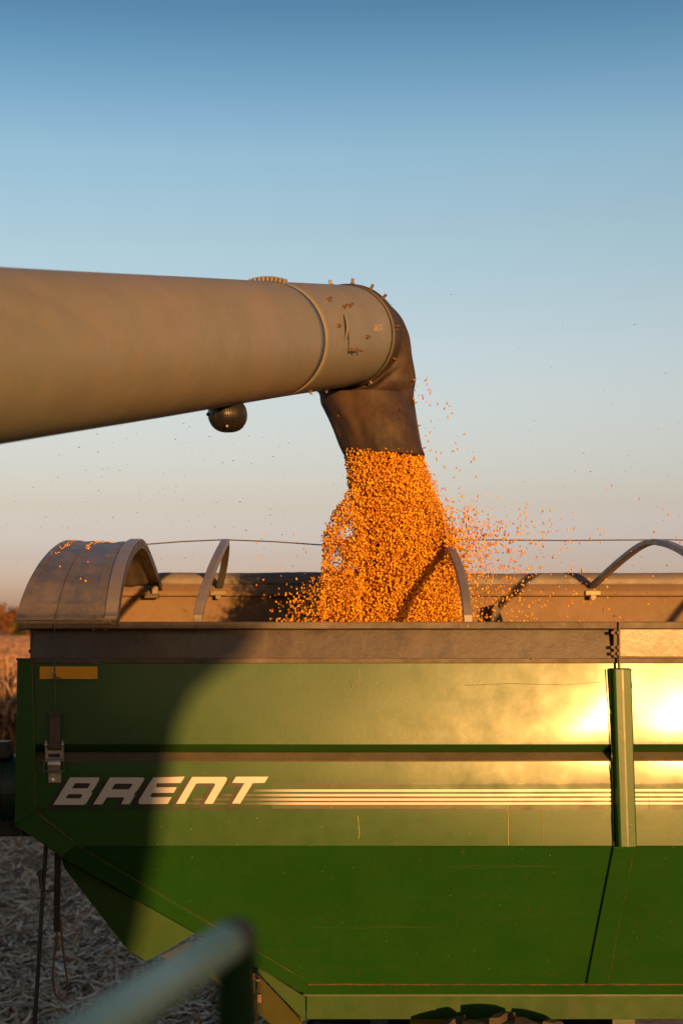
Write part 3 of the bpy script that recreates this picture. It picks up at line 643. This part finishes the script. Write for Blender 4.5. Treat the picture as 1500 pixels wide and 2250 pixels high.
part('cord_loop', tube([P(134, 2020, 6.98), P(136, 2060, 6.98), P(142, 2110, 6.98), P(150, 2165, 6.98), P(148, 2190, 6.98), P(136, 2200, 6.98), P(122, 2185, 6.98), P(116, 2150, 6.98), P(120, 2100, 6.98), P(126, 2060, 6.98), P(125, 2046, 6.98)], .0055, 8, up=Vector((0, 1, 0))), 'cord')
part('cord_knot', tube([P(126, 2056, 6.975), P(124, 2074, 6.975)], .010, 8, up=Vector((0, 1, 0))), 'cord')
# wheels: near wheel's top just shows at the bottom edge
def wheel(x, y0, y1, zc, r):
    yc = (y0 + y1) / 2; hw = (y1 - y0) / 2; prof_ = [(-hw * .8, r * .55), (-hw, r * .68), (-hw * .96, r * .88), (-hw * .7, r * .955), (0, r * .965), (hw * .7, r * .955), (hw * .96, r * .88), (hw, r * .68), (hw * .8, r * .55)]
    nn = 72; V = []
    for i in range(nn):
        a_ = i * 2 * math.pi / nn; V += [(x + q[1] * math.cos(a_), yc + q[0], zc + q[1] * math.sin(a_)) for q in prof_]
    k = len(prof_); Fc = [(i * k + j, i * k + j + 1, ((i + 1) % nn) * k + j + 1, ((i + 1) % nn) * k + j) for i in range(nn) for j in range(k - 1)]
    wo = part('wheel', join(tube([(x, y0 + .12, zc), (x, y1 - .12, zc)], r * .54, 36)), 'rim')
    ty = part('tyre', (V, Fc), 'tyre', parent=wo, smooth=True)
    for i in range(22):
        for sgn in (-1, 1):
            a_ = (i + (.25 if sgn > 0 else -.25)) * 2 * math.pi / 22; pts = []
            for t in (0, .35, .7, 1):
                aa = a_ + .13 * (1 - t); rr = r * (1.0 - .035 * t ** 3) - .0; yy_ = yc + sgn * hw * (-.05 + 1.02 * t)
                pts.append((x + (rr - .02) * math.cos(aa), yy_, zc + (rr - .02) * math.sin(aa)))
            V2, F2 = [], []
            for p in pts:
                aa = math.atan2(p[2] - zc, p[0] - x); tx, tz = -math.sin(aa), math.cos(aa); nx_, nz_ = math.cos(aa), math.sin(aa)
                for (s_, h_) in ((-.03, -.04), (.03, -.04), (.024, .022), (-.024, .022)): V2.append((p[0] + tx * s_ + nx_ * h_, p[1], p[2] + tz * s_ + nz_ * h_))
            for q in range(3): F2 += [(q * 4 + e_, q * 4 + (e_ + 1) % 4, q * 4 + 4 + (e_ + 1) % 4, q * 4 + 4 + e_) for e_ in range(4)]
            F2 += [(0, 1, 2, 3), (12, 13, 14, 15)]
            part('tread_lug', (V2, F2), 'tyre', parent=wo)
wheel(1.17, 6.80, 7.24, .86, .93)
wheel(1.17, 9.26, 9.70, .885, .93)
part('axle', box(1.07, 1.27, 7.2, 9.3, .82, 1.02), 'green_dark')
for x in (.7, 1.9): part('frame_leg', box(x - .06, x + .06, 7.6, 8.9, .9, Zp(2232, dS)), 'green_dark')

# ------------------------------------------------------------------ combine harvester: auger, spout, lamp, cab behind the camera, handrail
comb = thing('combine_harvester', 'combine harvester, its dusty tan unloading auger and black rubber spout reaching out over the cart', 'combine')
C = Vector((.4515 + .012, 8.1, EYE + 1.678)); azz, ell, ra = .3576, .2082, .2772
A = Vector((math.sin(azz) * math.cos(ell), math.cos(azz) * math.cos(ell), math.sin(ell)))
U = A.cross(Vector((0, 0, 1))).normalized(); Wv = U.cross(A)          # U to the right, Wv up
SEAM = 1.30
def ring(t, r, th):       # t metres back from the end
    return C - A * t + (U * math.cos(th) + Wv * math.sin(th)) * r
SHADOW_GROOVES = []  # shallow grooves shaped to imitate shadow bands curving across the tube
def cyl(t0, t1, r0, r1, nt_=24, na=96, wob=0.):
    V = []
    for i in range(nt_ + 1):
        t = t0 + (t1 - t0) * i / nt_; r = r0 + (r1 - r0) * i / nt_
        for j in range(na):
            th = j * 2 * math.pi / na
            if wob and SHADOW_GROOVES:
                r = r0 + (r1 - r0) * i / nt_
                for (ta, tha, tb, thb, dpt, wd_) in SHADOW_GROOVES:
                    g_ = (t - ta) / (tb - ta); dth = (th - (tha + (thb - tha) * g_) + math.pi) % (2 * math.pi) - math.pi
                    if -.1 < g_ < 1.1: r -= dpt * math.exp(-(dth * ra / wd_) ** 2) * min(1, (g_ + .1) * 5, (1.1 - g_) * 5)
            V.append(ring(t, r + wob * (math.sin(th * 3 + t * 2.2) * .5 + math.sin(th * 2 - t * 3.1) * .5), th))
    Fc = [(i * na + j, i * na + (j + 1) % na, (i + 1) * na + (j + 1) % na, (i + 1) * na + j) for i in range(nt_) for j in range(na)]
    return V, Fc
def cpart(name, vf, m, parent=comb, **k): return mesh(name, vf[0], vf[1], M[m], parent, **k)
def pix_on_tube(px, py, r):
    """where the sight line through a pixel meets the auger's near side"""
    o_ = Vector((0, 0, EYE)); d_ = Vector(((px - CX) / F, 1, (CY - py) / F)).normalized()
    oc = o_ - C; dd = d_ - A * d_.dot(A); oo = oc - A * oc.dot(A)
    a_, b_, c_ = dd.dot(dd), 2 * dd.dot(oo), oo.dot(oo) - r * r; disc = b_ * b_ - 4 * a_ * c_
    if disc < 0: disc = 0
    t = (-b_ - math.sqrt(disc)) / (2 * a_); p = o_ + d_ * t; q = p - C; q = q - A * q.dot(A)
    return p, q.normalized()
def tth(px, py):
    p, n_ = pix_on_tube(px, py, ra); q = p - C; return -q.dot(A), math.atan2(n_.dot(Wv), n_.dot(U))
for (a_, b_, dpt, wd_) in (((40, 625), (210, 715), .006, .028), ((210, 715), (300, 862), .006, .028), ((60, 690), (165, 770), .004, .02)):
    SHADOW_GROOVES.append((*tth(*a_), *tth(*b_), dpt, wd_))
at_ = cpart('auger_tube', cyl(SEAM + .02, 11.6, ra, ra * 1.0, 150, 144, wob=.0010), 'auger', smooth=True, label='long tan painted tube coming in from the left'); solidify(at_, .006, -1)
cpart('seam_ring', cyl(SEAM + .03, SEAM - .02, ra - .006, ra - .006, 2), 'seam', parent=at_, smooth=True)
#cpart('seam_flange', cyl(SEAM + .05, SEAM + .012, ra + .001, ra + .002, 2), 'auger', parent=at_, smooth=True)
en = cpart('spout_collar', cyl(0.0, SEAM - .004, ra * 1.008, ra * 1.0, 24, wob=.001), 'auger', smooth=True, label='shorter outlet section beyond the seam, with bolts and a bent slot'); solidify(en, .006, -1)
cpart('clamp_band', cyl(.10, .115, ra * 1.018, ra * 1.018, 2), 'seam', parent=en, smooth=True)
cpart('end_band', cyl(-.005, .095, ra * 1.022, ra * 1.022, 3), 'auger', parent=en, smooth=True)
def tbolt(px, py, r=.006, h=.035, m='rust', parent=en, rr=ra * 1.01, tilt=None):
    p, n_ = pix_on_tube(px, py, rr); d_ = (n_ if tilt is None else (n_ + Vector(tilt)).normalized())
    V, Fc = join(tube([p - n_ * .004, p + n_ * .008], r * 1.7, 6, up=A), tube([p, p + d_ * h], r, 8, up=A))
    return cpart('bolt', (V, Fc), m, parent=parent)
for (px, py, h) in ((722, 659, .03), (755, 675, .035), (767, 673, .035), (743, 716, .02), (805, 740, .03), (770, 769, .045), (782, 768, .05), (864, 718, .05), (866, 725, .03), (862, 786, .03), (812, 835, .03), (681, 859, .025), (716, 857, .02)):
    tbolt(px, py, h=h * .75)
for th, t in ((1.75, .12), (1.42, .02), (1.02, .03), (.72, .03), (1.95, .45)):
    p = ring(t, ra * 1.02, th); n_ = (U * math.cos(th) + Wv * math.sin(th)); cpart('bolt', join(tube([p, p + n_ * .035], .0085, 8, up=A), tube([p, p + n_ * .01], .014, 6, up=A)), 'rust', parent=en)
# bent slot plate
def patch(name, pts, off, m, parent=en, th=.003):
    V = []; n_ = []
    for (x, y) in pts:
        p, q = pix_on_tube(x, y, ra * 1.01 + off); V.append(p); n_.append(q)
    k = len(V); V2 = V + [p - q * th for p, q in zip(V, n_)]
    Fc = [tuple(range(k)), tuple(range(2 * k - 1, k - 1, -1))] + [(i, (i + 1) % k, k + (i + 1) % k, k + i) for i in range(k)]
    return cpart(name, (V2, Fc), m, parent=parent)
patch('slot_gap', [(756, 690), (760, 705), (763, 725), (767, 743), (763, 744), (759, 725), (757, 706)], .002, 'decal_black')
patch('slot_tear', [(763, 715), (766, 728), (767.5, 743), (763.5, 743), (761, 728)], .004, 'green_dusty')
patch('plate_edge', [(766, 744), (767.5, 744), (766, 774), (764.8, 774)], .002, 'decal_black')
patch('plate_edge', [(764.8, 774), (781, 772), (781, 775), (765, 777)], .002, 'decal_black')
pb = []
for k in range(9):
    p, q = pix_on_tube(755 + .3 * k, 690 + 7 * k, ra * 1.01); pb.append(p + q * (.002 + .014 * math.sin(math.pi * k / 8)) - A * .0)
cpart('bent_edge', tube(pb, .005, 6, up=A), 'auger', parent=en)
# printed decal LANKOTA wrapped onto the collar
def text_decal(body, px, py, wpx, hpx, m):
    cu = bpy.data.curves.new('decal_text', 'FONT'); cu.body = body; cu.align_x = 'CENTER'; cu.align_y = 'CENTER'; cu.size = 1
    tmp = bpy.data.objects.new('tmp', cu); col.objects.link(tmp); dg = bpy.context.evaluated_depsgraph_get()
    me = bpy.data.meshes.new_from_object(tmp.evaluated_get(dg)); bpy.data.objects.remove(tmp)
    xs = [v.co.x for v in me.vertices]; ys = [v.co.y for v in me.vertices]; x0, x1, y0, y1 = min(xs), max(xs), min(ys), max(ys)
    for v in me.vertices:
        p, q = pix_on_tube(px + ((v.co.x - x0) / (x1 - x0) - .5) * wpx, py - ((v.co.y - y0) / (y1 - y0) - .5) * hpx + ((v.co.x - x0) / (x1 - x0) - .5) * -1, ra * 1.012 + .003)
        v.co = p
    me.materials.clear(); me.materials.append(m); o = bpy.data.objects.new('decal_lettering', me); col.objects.link(o); o.parent = en; return o
text_decal('LANKOTA', 829.5, 720.5, 19, 16, mat('cream_print', (.62, .46, .22), .6))
# chain-like strap over the top of the seam and a clip
for k in range(11):
    th = 1.93 - k * .075; p = ring(SEAM + .06, ra + .024, th); n_ = U * math.cos(th) + Wv * math.sin(th); t_ = -U * math.sin(th) + Wv * math.cos(th)
    q = [p + t_ * .0075 - A * .014, p - t_ * .0075 - A * .014, p - t_ * .0075 + A * .014, p + t_ * .0075 + A * .014]
    cpart('clamp_tooth', prism(q, -n_ * .024), 'bow', parent=at_, bevel=.003)
for th, s_ in ((2.12, 1), (2.28, -1)):
    p = ring(SEAM + .12, ra, th); n_ = U * math.cos(th) + Wv * math.sin(th)
    cpart('clamp_lug', prism([p, p + U * .028, p + U * (.028 - .03 * s_) + n_ * .055, p - U * .03 * s_ + n_ * .055], A * .03), 'green_dusty', parent=at_, bevel=.002)
p = ring(SEAM + .11, ra + .025, 2.2); cpart('clamp_bolt', tube([p - U * .05, p + U * .05], .008, 8), 'rust', parent=at_)
# work lamp under the tube
lc = P(500, 911, 6.35); V = []; nu, nv = 56, 20
ax = Vector((.93, .25, .05)).normalized(); up_ = Vector((-.1, 0, 1)).normalized(); dp = ax.cross(up_).normalized()
for j in range(nv + 1):
    ph = math.pi * j / nv
    for i in range(nu):
        th = 2 * math.pi * i / nu; rib = 1 + (.03 if (i % 4) < 2 else -.01) * (1 if 3 < j < 17 else 0)
        V.append(lc + ax * (.086 * math.cos(ph)) + (up_ * (.078 * math.sin(th)) + dp * (.09 * math.cos(th))) * math.sin(ph) ** .8 * 1.0)
for idx in range(len(V)):
    j = idx // nu
    k = (V[idx] - lc).dot(ax); f_ = 1 + .035 * (1 if math.sin(k * 420) > 0 else -1) * (abs(k) < .06)
    dvec = V[idx] - lc; V[idx] = lc + ax * k + (dvec - ax * k) * f_
Fc = [(j * nu + i, j * nu + (i + 1) % nu, (j + 1) * nu + (i + 1) % nu, (j + 1) * nu + i) for j in range(nv) for i in range(nu)]
# finer lamp along its length for the cooling fins
V = []; NJ = 64
for j in range(NJ + 1):
    k = -1 + 2 * j / NJ; rr = max(.02, (1 - abs(k) ** 2.6)) ** .5; fin = 1 + (.03 if (j // 2) % 2 else -.03) * (abs(k) < .8)
    for i in range(40):
        th = 2 * math.pi * i / 40; V.append(lc + ax * (.088 * k) + (up_ * .078 * math.sin(th) + dp * .08 * math.cos(th)) * rr * fin)
Fc = [(j * 40 + i, j * 40 + (i + 1) % 40, (j + 1) * 40 + (i + 1) % 40, (j + 1) * 40 + i) for j in range(NJ) for i in range(40)] + [tuple(range(40)), tuple(range(NJ * 40, NJ * 40 + 40))]
lamp = cpart('work_lamp', (V, Fc), 'plastic', label='black ribbed lamp housing hanging under the tube')
cpart('lamp_stud', tube([lc - dp * .0 + ax * -.085 + up_ * .03, lc + ax * -.097 + up_ * .036], .008, 8), 'plastic', parent=lamp)
cpart('lamp_stud', tube([lc + ax * -.08 - up_ * .0, lc + ax * -.095 + up_ * .004], .008, 8), 'plastic', parent=lamp)
cpart('lamp_screw', tube([P(499, 936, 6.27), P(499, 936, 6.262)], .006, 8), 'rust', parent=lamp)
cpart('lamp_cable', tube([lc - ax * .05 + up_ * .04 - dp * .03, lc - ax * .13 + up_ * .045, lc - ax * .17 + up_ * .10, lc - ax * .12 + up_ * .16], .005, 6), 'plastic', parent=lamp)
cpart('lamp_bracket', tube([lc + up_ * .05, lc + up_ * .17], .02, 8), 'plastic', parent=lamp)

# rubber spout: lofted from the end ring to the hanging mouth
def sect(c, u, v, ru, rv, n_=64, ph=0):
    return [c + u * (ru * math.cos(2 * math.pi * i / n_)) + v * (rv * math.sin(2 * math.pi * i / n_)) for i in range(n_)]
secs = []
E0 = C + A * .0
X_ = Vector((1, 0, 0)); Y_ = Vector((0, 1, 0))
def vert(px0, px1, py, d, ry, tilt=0.):       # horizontal section seen between two pixels
    c = P((px0 + px1) / 2, py, d); hw = (px1 - px0) / 2 / F * d
    return c, Vector((math.cos(.0), 0, tilt)).normalized(), Y_, hw, ry
keys = [(E0 - A * .06, U, Wv, ra * 1.035, ra * 1.035), (E0 + A * .02, U, Wv, ra * 1.035, ra * 1.035)]
keys += [(C + A * .10 + Vector((.0, .0, -.03)), (U * .97 + X_ * .06).normalized(), (Wv * .93 - A * -.30).normalized(), ra * 1.0, ra * 1.06)]
keys += [(P(798, 770, 8.22), U.lerp(X_, .3).normalized(), (Wv * .72 + A * .62).normalized(), ra * .98, ra * 1.06)]
keys += [(P(803, 822, 8.20), U.lerp(X_, .6).normalized(), (Wv * .45 + A * .85).normalized(), ra * .98, ra * .98)]
keys += [vert(700, 908, 872, 8.12, .25)]
keys += [vert(716, 912, 905, 8.08, .23)]
keys += [vert(734, 919, 940, 8.04, .22)]
keys += [vert(748, 926, 978, 8.02, .21)]
keys += [vert(757, 932, 1002, 8.0, .205)]
def crs(a_, b_, c_, d_, g_): return (b_ * 2 + (c_ - a_) * g_ + (a_ * 2 - b_ * 5 + c_ * 4 - d_) * g_ ** 2 + (b_ * 3 - a_ - c_ * 3 + d_) * g_ ** 3) * .5
V = []; NS = 64; rows = 0
for i in range(len(keys) - 1):
    for s_ in range(8 if i else 2):
        g_ = s_ / (8 if i else 2); q = [keys[max(0, i - 1)], keys[i], keys[i + 1], keys[min(len(keys) - 1, i + 2)]]
        if i <= 1: pr = [keys[i][k] * (1 - g_) + keys[i + 1][k] * g_ for k in range(5)]
        else: pr = [crs(q[0][k], q[1][k], q[2][k], q[3][k], g_) for k in range(5)]
        c_, u_, v_, ru, rv = pr; u_ = u_.normalized(); v_ = v_.normalized()
        f = rows / 66
        for j in range(NS):
            th = 2 * math.pi * j / NS; k = 1 + (.030 * math.sin(3 * th + f * 7) + .022 * math.sin(5 * th - f * 9) + .010 * math.sin(9 * th + f * 5) + .007 * math.sin(17 * th - f * 13)) * min(1, max(0, (f - .12) * 3))
            k += .022 * math.sin(f * 34 + 2.2 * math.sin(th)) * math.exp(-((f - .42) / .16) ** 2)
            k -= .06 * math.exp(-((th - 4.2) / .16) ** 2) * math.exp(-((f - .75) / .3) ** 2)
            k -= .20 * math.exp(-((th - 5.55) / .30) ** 2) * math.exp(-((f - .42) / .17) ** 2)
            V.append(c_ + u_ * (ru * k * math.cos(th)) + v_ * (rv * k * math.sin(th)))
        rows += 1
c_, u_, v_, ru, rv = keys[-1]; V += [c_ + u_ * (ru * math.cos(2 * math.pi * j / NS)) + v_ * (rv * math.sin(2 * math.pi * j / NS)) for j in range(NS)]; rows += 1
Fc = [(i * NS + j, i * NS + (j + 1) % NS, (i + 1) * NS + (j + 1) % NS, (i + 1) * NS + j) for i in range(rows - 1) for j in range(NS)]
boot = cpart('rubber_spout', (V, Fc), 'rubber', smooth=True, label='limp black rubber sleeve hanging from the end of the auger'); solidify(boot, .010, -1)
# seam strip with studs on the right edge
sp = [P(x - 4, y, d) for x, y, d in ((903, 800, 8.15), (908, 850, 8.12), (912, 890, 8.1), (918, 930, 8.06), (924, 965, 8.03), (930, 995, 8.01), (933, 1008, 8.0))]
cpart('spout_seam', sweep(sp, rect(.012, .03), up=Y_), 'rubber', parent=boot, bevel=.003)
for (x, y) in ((909, 886), (917, 936), (928, 985), (908, 835)): cpart('stud', tube([P(x, y, 8.05), P(x + 7, y - 2, 8.05)], .004, 6, up=Y_), 'rust', parent=boot)

# cab, tank and deck of the combine (behind and beside the camera; the cab's outline casts the shade on the front of the cart)
BY = -2.6; kx, kz = SUN_K * (6.8 - BY), SUN_E * (6.8 - BY)
sh_out = [(345, 2010), (354, 1800), (374, 1700), (398, 1590), (428, 1525), (480, 1482), (535, 1446)]
right = [(Xp(x, 6.8) + kx, Zp(y, 6.8) + kz) for x, y in sh_out]
x_, z_ = right[0]
cabp = [(x_ - 2.3, z_ - 1.2), (x_ - .25, z_ - 1.0)] + right[:4]
top = Zp(1372, 6.8) + kz
cabp += [(right[3][0] - .05, right[4][1]), (x_ - 2.3, right[4][1])]
cab = cpart('cab', prism([(a_, BY, b_) for a_, b_ in cabp], (0, -1.9, 0)), 'green', bevel=.04)
roof = [right[3], right[4], right[5], right[6], (right[6][0] + .12, top - .01), (right[6][0] - .1, top + .03), (x_ - 2.2, top + .05), (x_ - 2.4, top - .05), (x_ - 2.4, right[4][1])]
cpart('cab_roof', prism([(a_, BY + .004, b_) for a_, b_ in roof], (0, -2.1, 0)), 'green', bevel=.03)
cpart('cab_window', prism([(right[0][0] + .03 - .25, BY - .15, right[0][1] + .05), (right[2][0] + .012, BY - .15, right[2][1]), (right[2][0] + .012, BY - 1.7, right[2][1]), (right[0][0] + .03 - .25, BY - 1.7, right[0][1] + .05)], (.004, 0, 0)), 'glass', parent=cab)
cpart('engine_body', box(x_ - 8.5, x_ - 2.35, BY - 2.8, BY, .9, top - .1), 'green', bevel=.05)
cpart('ground_shade_block', box(x_ - 3.5, x_ + 5.2, BY - 3.2, BY - 1.9, .25, 2.3), 'green', bevel=.06)  # unseen box added and sized to keep sun off the stubble
cpart('low_shade_block', box(x_ - 2.3, x_ - .1, BY - 1.8, BY - .1, .5, z_ - .98), 'green', bevel=.04)  # unseen box added below the cab to shade the ground
cpart('deck', box(-1.4, 1.3, BY + .2, .35, 1.96, 2.0), 'plastic', bevel=.005)
for dx in (-4.6, .2):
    cpart('wheel', tube([(x_ + dx - .9, BY - .2, .95), (x_ + dx - .9, BY - .9, .95)], .95, 40), 'tyre', bevel=.05)
# blurred handrail close to the camera
def c_(px, py, d): return P(px, py, d * .76)
hr = cpart('handrail', tube([c_(512, 2063, 1.80), c_(500, 2072, 1.79), c_(360, 2165, 1.55), c_(215, 2262, 1.36), c_(-60, 2450, 1.12)], .0185, 16, up=Vector((0, 1, 0))), 'rail', smooth=True, label='pale blurred pipe close to the camera')
cpart('rail_end', tube([c_(500, 2072, 1.80), c_(514, 2061, 1.80), c_(524, 2062, 1.81)], .0195, 16, up=Vector((0, 1, 0))), 'inner', parent=hr)  # tan colour paints in sunlight on the pipe's tip
pst = c_(519, 2085, 1.84)
cpart('handrail_post', tube([pst, (pst.x, pst.y, 2.75), (pst.x, pst.y, 2.0)], .021, 16, up=Vector((0, 1, 0))), 'green_flat', label='dark green blurred post under the pale pipe')

# ------------------------------------------------------------------ corn
kv = [(0, -.62, 0), (-.30, -.15, -.32), (.30, -.15, -.32), (.30, -.15, .32), (-.30, -.15, .32), (-.44, .35, -.36), (.44, .35, -.36), (.44, .35, .36), (-.44, .35, .36), (-.2, .55, 0), (.2, .55, 0)]
kf = [(0, 1, 2), (0, 2, 3), (0, 3, 4), (0, 4, 1), (1, 5, 6, 2), (2, 6, 7, 3), (3, 7, 8, 4), (4, 8, 5, 1), (5, 9, 10, 6), (7, 10, 9, 8), (6, 10, 7), (8, 9, 5)]
def kscale(n): 
    s = .0113 * (1 + rng.normal(size=n) * .14); return np.stack([s * (.70 + rng.random(n) * .25), s * 1.22, s * .55], 1)
def lerp_tab(tab, y):
    ys = [t[0] for t in tab]; return np.interp(y, ys, [t[1] for t in tab])
pts = []
# main stream: elliptical column
Lt = [(985, 757), (1060, 764), (1120, 772), (1200, 782), (1300, 775), (1365, 745), (1440, 700)]
Rt = [(985, 926), (1060, 946), (1120, 966), (1190, 984), (1260, 995), (1365, 1003), (1440, 1010)]
n = 60000
y = 985 + rng.random(n) * 455; l, r_ = lerp_tab(Lt, y), lerp_tab(Rt, y)
th = rng.random(n) * 2 * np.pi; rad = np.sqrt(rng.random(n)) * (1 + np.abs(rng.normal(size=n)) * .018)
px = (l + r_) / 2 + (r_ - l) / 2 * rad * np.cos(th); d = 8.0 + (r_ - l) / 2 / F * 8.0 * .95 * rad * np.sin(th)
pts.append((px, y, d))
# ragged right edge
n = 1500; y = 1040 + rng.random(n) * 330; px = lerp_tab(Rt, y) - 6 + rng.normal(size=n) * 8; pts.append((px, y, 8.1 + rng.random(n) * .3))
n = 420; y = 1100 + rng.random(n) * 270; px = lerp_tab(Rt, y) + rng.exponential(9, n); pts.append((px, y, 8.0 + rng.normal(size=n) * .15))
# left veil, thin enough to see the sky through in places
n = 11000; y = 1075 + rng.beta(1.5, 1.15, n) * 330
lv = lerp_tab([(1075, 762), (1105, 748), (1130, 727), (1160, 712), (1200, 709), (1300, 708), (1405, 690)], y); px = lv + rng.beta(1.0, .85, n) * (lerp_tab(Lt, y) + 22 - lv)
q = np.sin(px * .11 + y * .045) + np.sin(y * .085 - px * .05); keep = rng.random(n) < np.clip(.70 + .30 * q, .15, 1)
px, y = px[keep], y[keep]; pts.append((px + rng.normal(size=len(px)) * 2, y, 7.95 + rng.normal(size=len(px)) * .14))
# lower left splash
n = 1100; y = 1265 + rng.beta(1.6, 1, n) * 110; px = 715 - rng.exponential(34, n) * (y - 1225) / 120; k_ = px > 590; pts.append((px[k_], y[k_], 7.9 + rng.normal(size=k_.sum()) * .18))
n = 2200; y = 1270 + rng.random(n) * 120; px = 705 + rng.random(n) * 90; pts.append((px, y, 7.8 + rng.normal(size=n) * .1))
# right spray
n = 1300; px = 975 + rng.exponential(62, n); y = 1195 + rng.normal(size=n) * 36 - (px - 975) * .05; k_ = (px < 1330) & (y > 1085) & (y < 1375); pts.append((px[k_], y[k_], 7.95 + rng.normal(size=k_.sum()) * .2))
n = 650; px = 985 + rng.exponential(85, n); y = 1240 + rng.random(n) * 150; k_ = px < 1500; pts.append((px[k_], y[k_], 8.0 + rng.normal(size=k_.sum()) * .25))
n = 60; px = 930 + rng.random(n) * 120; y = 830 + (px - 930) * 1.0 + rng.random(n) * 260; pts.append((px, y, 8 + rng.normal(size=n) * .2))
n = 26; px = 1050 + rng.random(n) * 450; y = 1060 + rng.random(n) * 280; pts.append((px, y, 8 + rng.normal(size=n) * .2))
n = 14; px = 905 + rng.random(n) * 45; y = 830 + rng.random(n) * 50; pts.append((px, y, 8 + rng.normal(size=n) * .1))
n = 24; px = 560 + rng.random(n) * 150; y = 1170 + rng.random(n) * 180; pts.append((px, y, 8 + rng.normal(size=n) * .2))
px, y, d = [np.concatenate(k_) for k_ in zip(*pts)]
pos = np.stack([(px - CX) / F * d, d, EYE + (CY - y) / F * d], 1)
inside = (pos[:, 2] > EYE + .03) | (np.abs(pos[:, 1] - 8.25) < 1.3); pos = pos[inside]; n = len(pos)
Rm = rand_rot(n); k_ = rng.random(n) < .6          # most kernels fall long side down
a_, b_ = rng.random(n) * 6.283, rng.normal(size=n) * .5
Rv = rot_zt(a_, np.full(n, 0.) + b_); flip = np.array([[1, 0, 0], [0, 0, 1], [0, -1, 0]], float); Rm[k_] = (Rv @ flip)[k_]
o = scatter('falling_corn', kv, kf, pos, Rm, kscale(n), M['kernel'])
tag(o, 'stream of golden corn kernels pouring from the rubber spout into the cart', 'falling corn', kind='stuff')
# heap inside the cart
def heap(u, v):
    x = Xp(80, D0) + (XR - Xp(80, D0)) * u; yv = 6.9 + 2.7 * v
    h = .28 * math.exp(-((x - .7) / .9) ** 2 - ((yv - 8) / .8) ** 2)
    return (x, yv, EYE - .42 + h + rnd.uniform(-.006, .006))
V, Fc = grid(heap, 260, 110)
m = tinted('corn_heap', (.5, .16, .01), (.5, .16, .01), .5); nt_ = m.node_tree
vo = nt_.nodes.new('ShaderNodeTexVoronoi'); vo.inputs['Scale'].default_value = 75; tcn = nt_.nodes.new('ShaderNodeTexCoord'); nt_.links.new(tcn.outputs['Object'], vo.inputs['Vector'])
cr_ = nt_.nodes.new('ShaderNodeValToRGB'); cr_.color_ramp.elements[0].color = (.75, .30, .03, 1); cr_.color_ramp.elements[1].color = (.35, .10, .01, 1); nt_.links.new(vo.outputs['Distance'], cr_.inputs[0])
nt_.links.new(cr_.outputs[0], nt_.nodes['Principled BSDF'].inputs['Base Color'])
o = mesh('corn_heap', V, Fc, m); tag(o, 'heap of corn inside the cart below the rim', 'corn', kind='stuff')
# kernels lying on the hood
pp = []
for k in range(70):
    a_ = rnd.random()
    if a_ < .45: u, v = rnd.uniform(.02, .16), rnd.uniform(.44, .66)
    elif a_ < .75: u, v = .40 + abs(rnd.gauss(0, .03)), rnd.uniform(.50, .66)
    elif a_ < .92: u, v = rnd.uniform(.2, .75), rnd.uniform(.60, .68)
    else: u, v = rnd.uniform(.1, .8), rnd.uniform(.25, .55)
    p = hood_fn(u, v); pp.append((p[0], p[1], p[2] + .009))
pos = np.array(pp); n = len(pos)
o = scatter('spilled_kernels', kv, kf, pos, rand_rot(n), kscale(n), M['kernel']); tag(o, 'loose corn kernels lying on top of the grey front hood', 'spilled corn', kind='stuff')
# chaff in the air
n = 900; px = rng.random(n) * 1500; y = 600 + rng.beta(2.2, 1.6, n) * 740
px[:400] = 120 + rng.random(400) * 700; y[:400] = 860 + rng.random(400) * 420; d = 6.2 + rng.random(n) * 3
pos = np.stack([(px - CX) / F * d, d, EYE + (CY - y) / F * d], 1)
s = .0016 + rng.random(n) ** 3 * .0042
o = scatter('chaff', [(-.5, -.5, 0), (.5, -.4, .1), (.4, .5, 0), (-.4, .3, .1), (0, 0, .5)], [(0, 1, 2, 3), (0, 1, 4), (2, 3, 4)], pos, rand_rot(n), np.stack([s * 1.6, s, s], 1), M['chaff'])
tag(o, 'tiny dark bits of chaff and dust drifting in the air around the auger', 'chaff', kind='stuff')
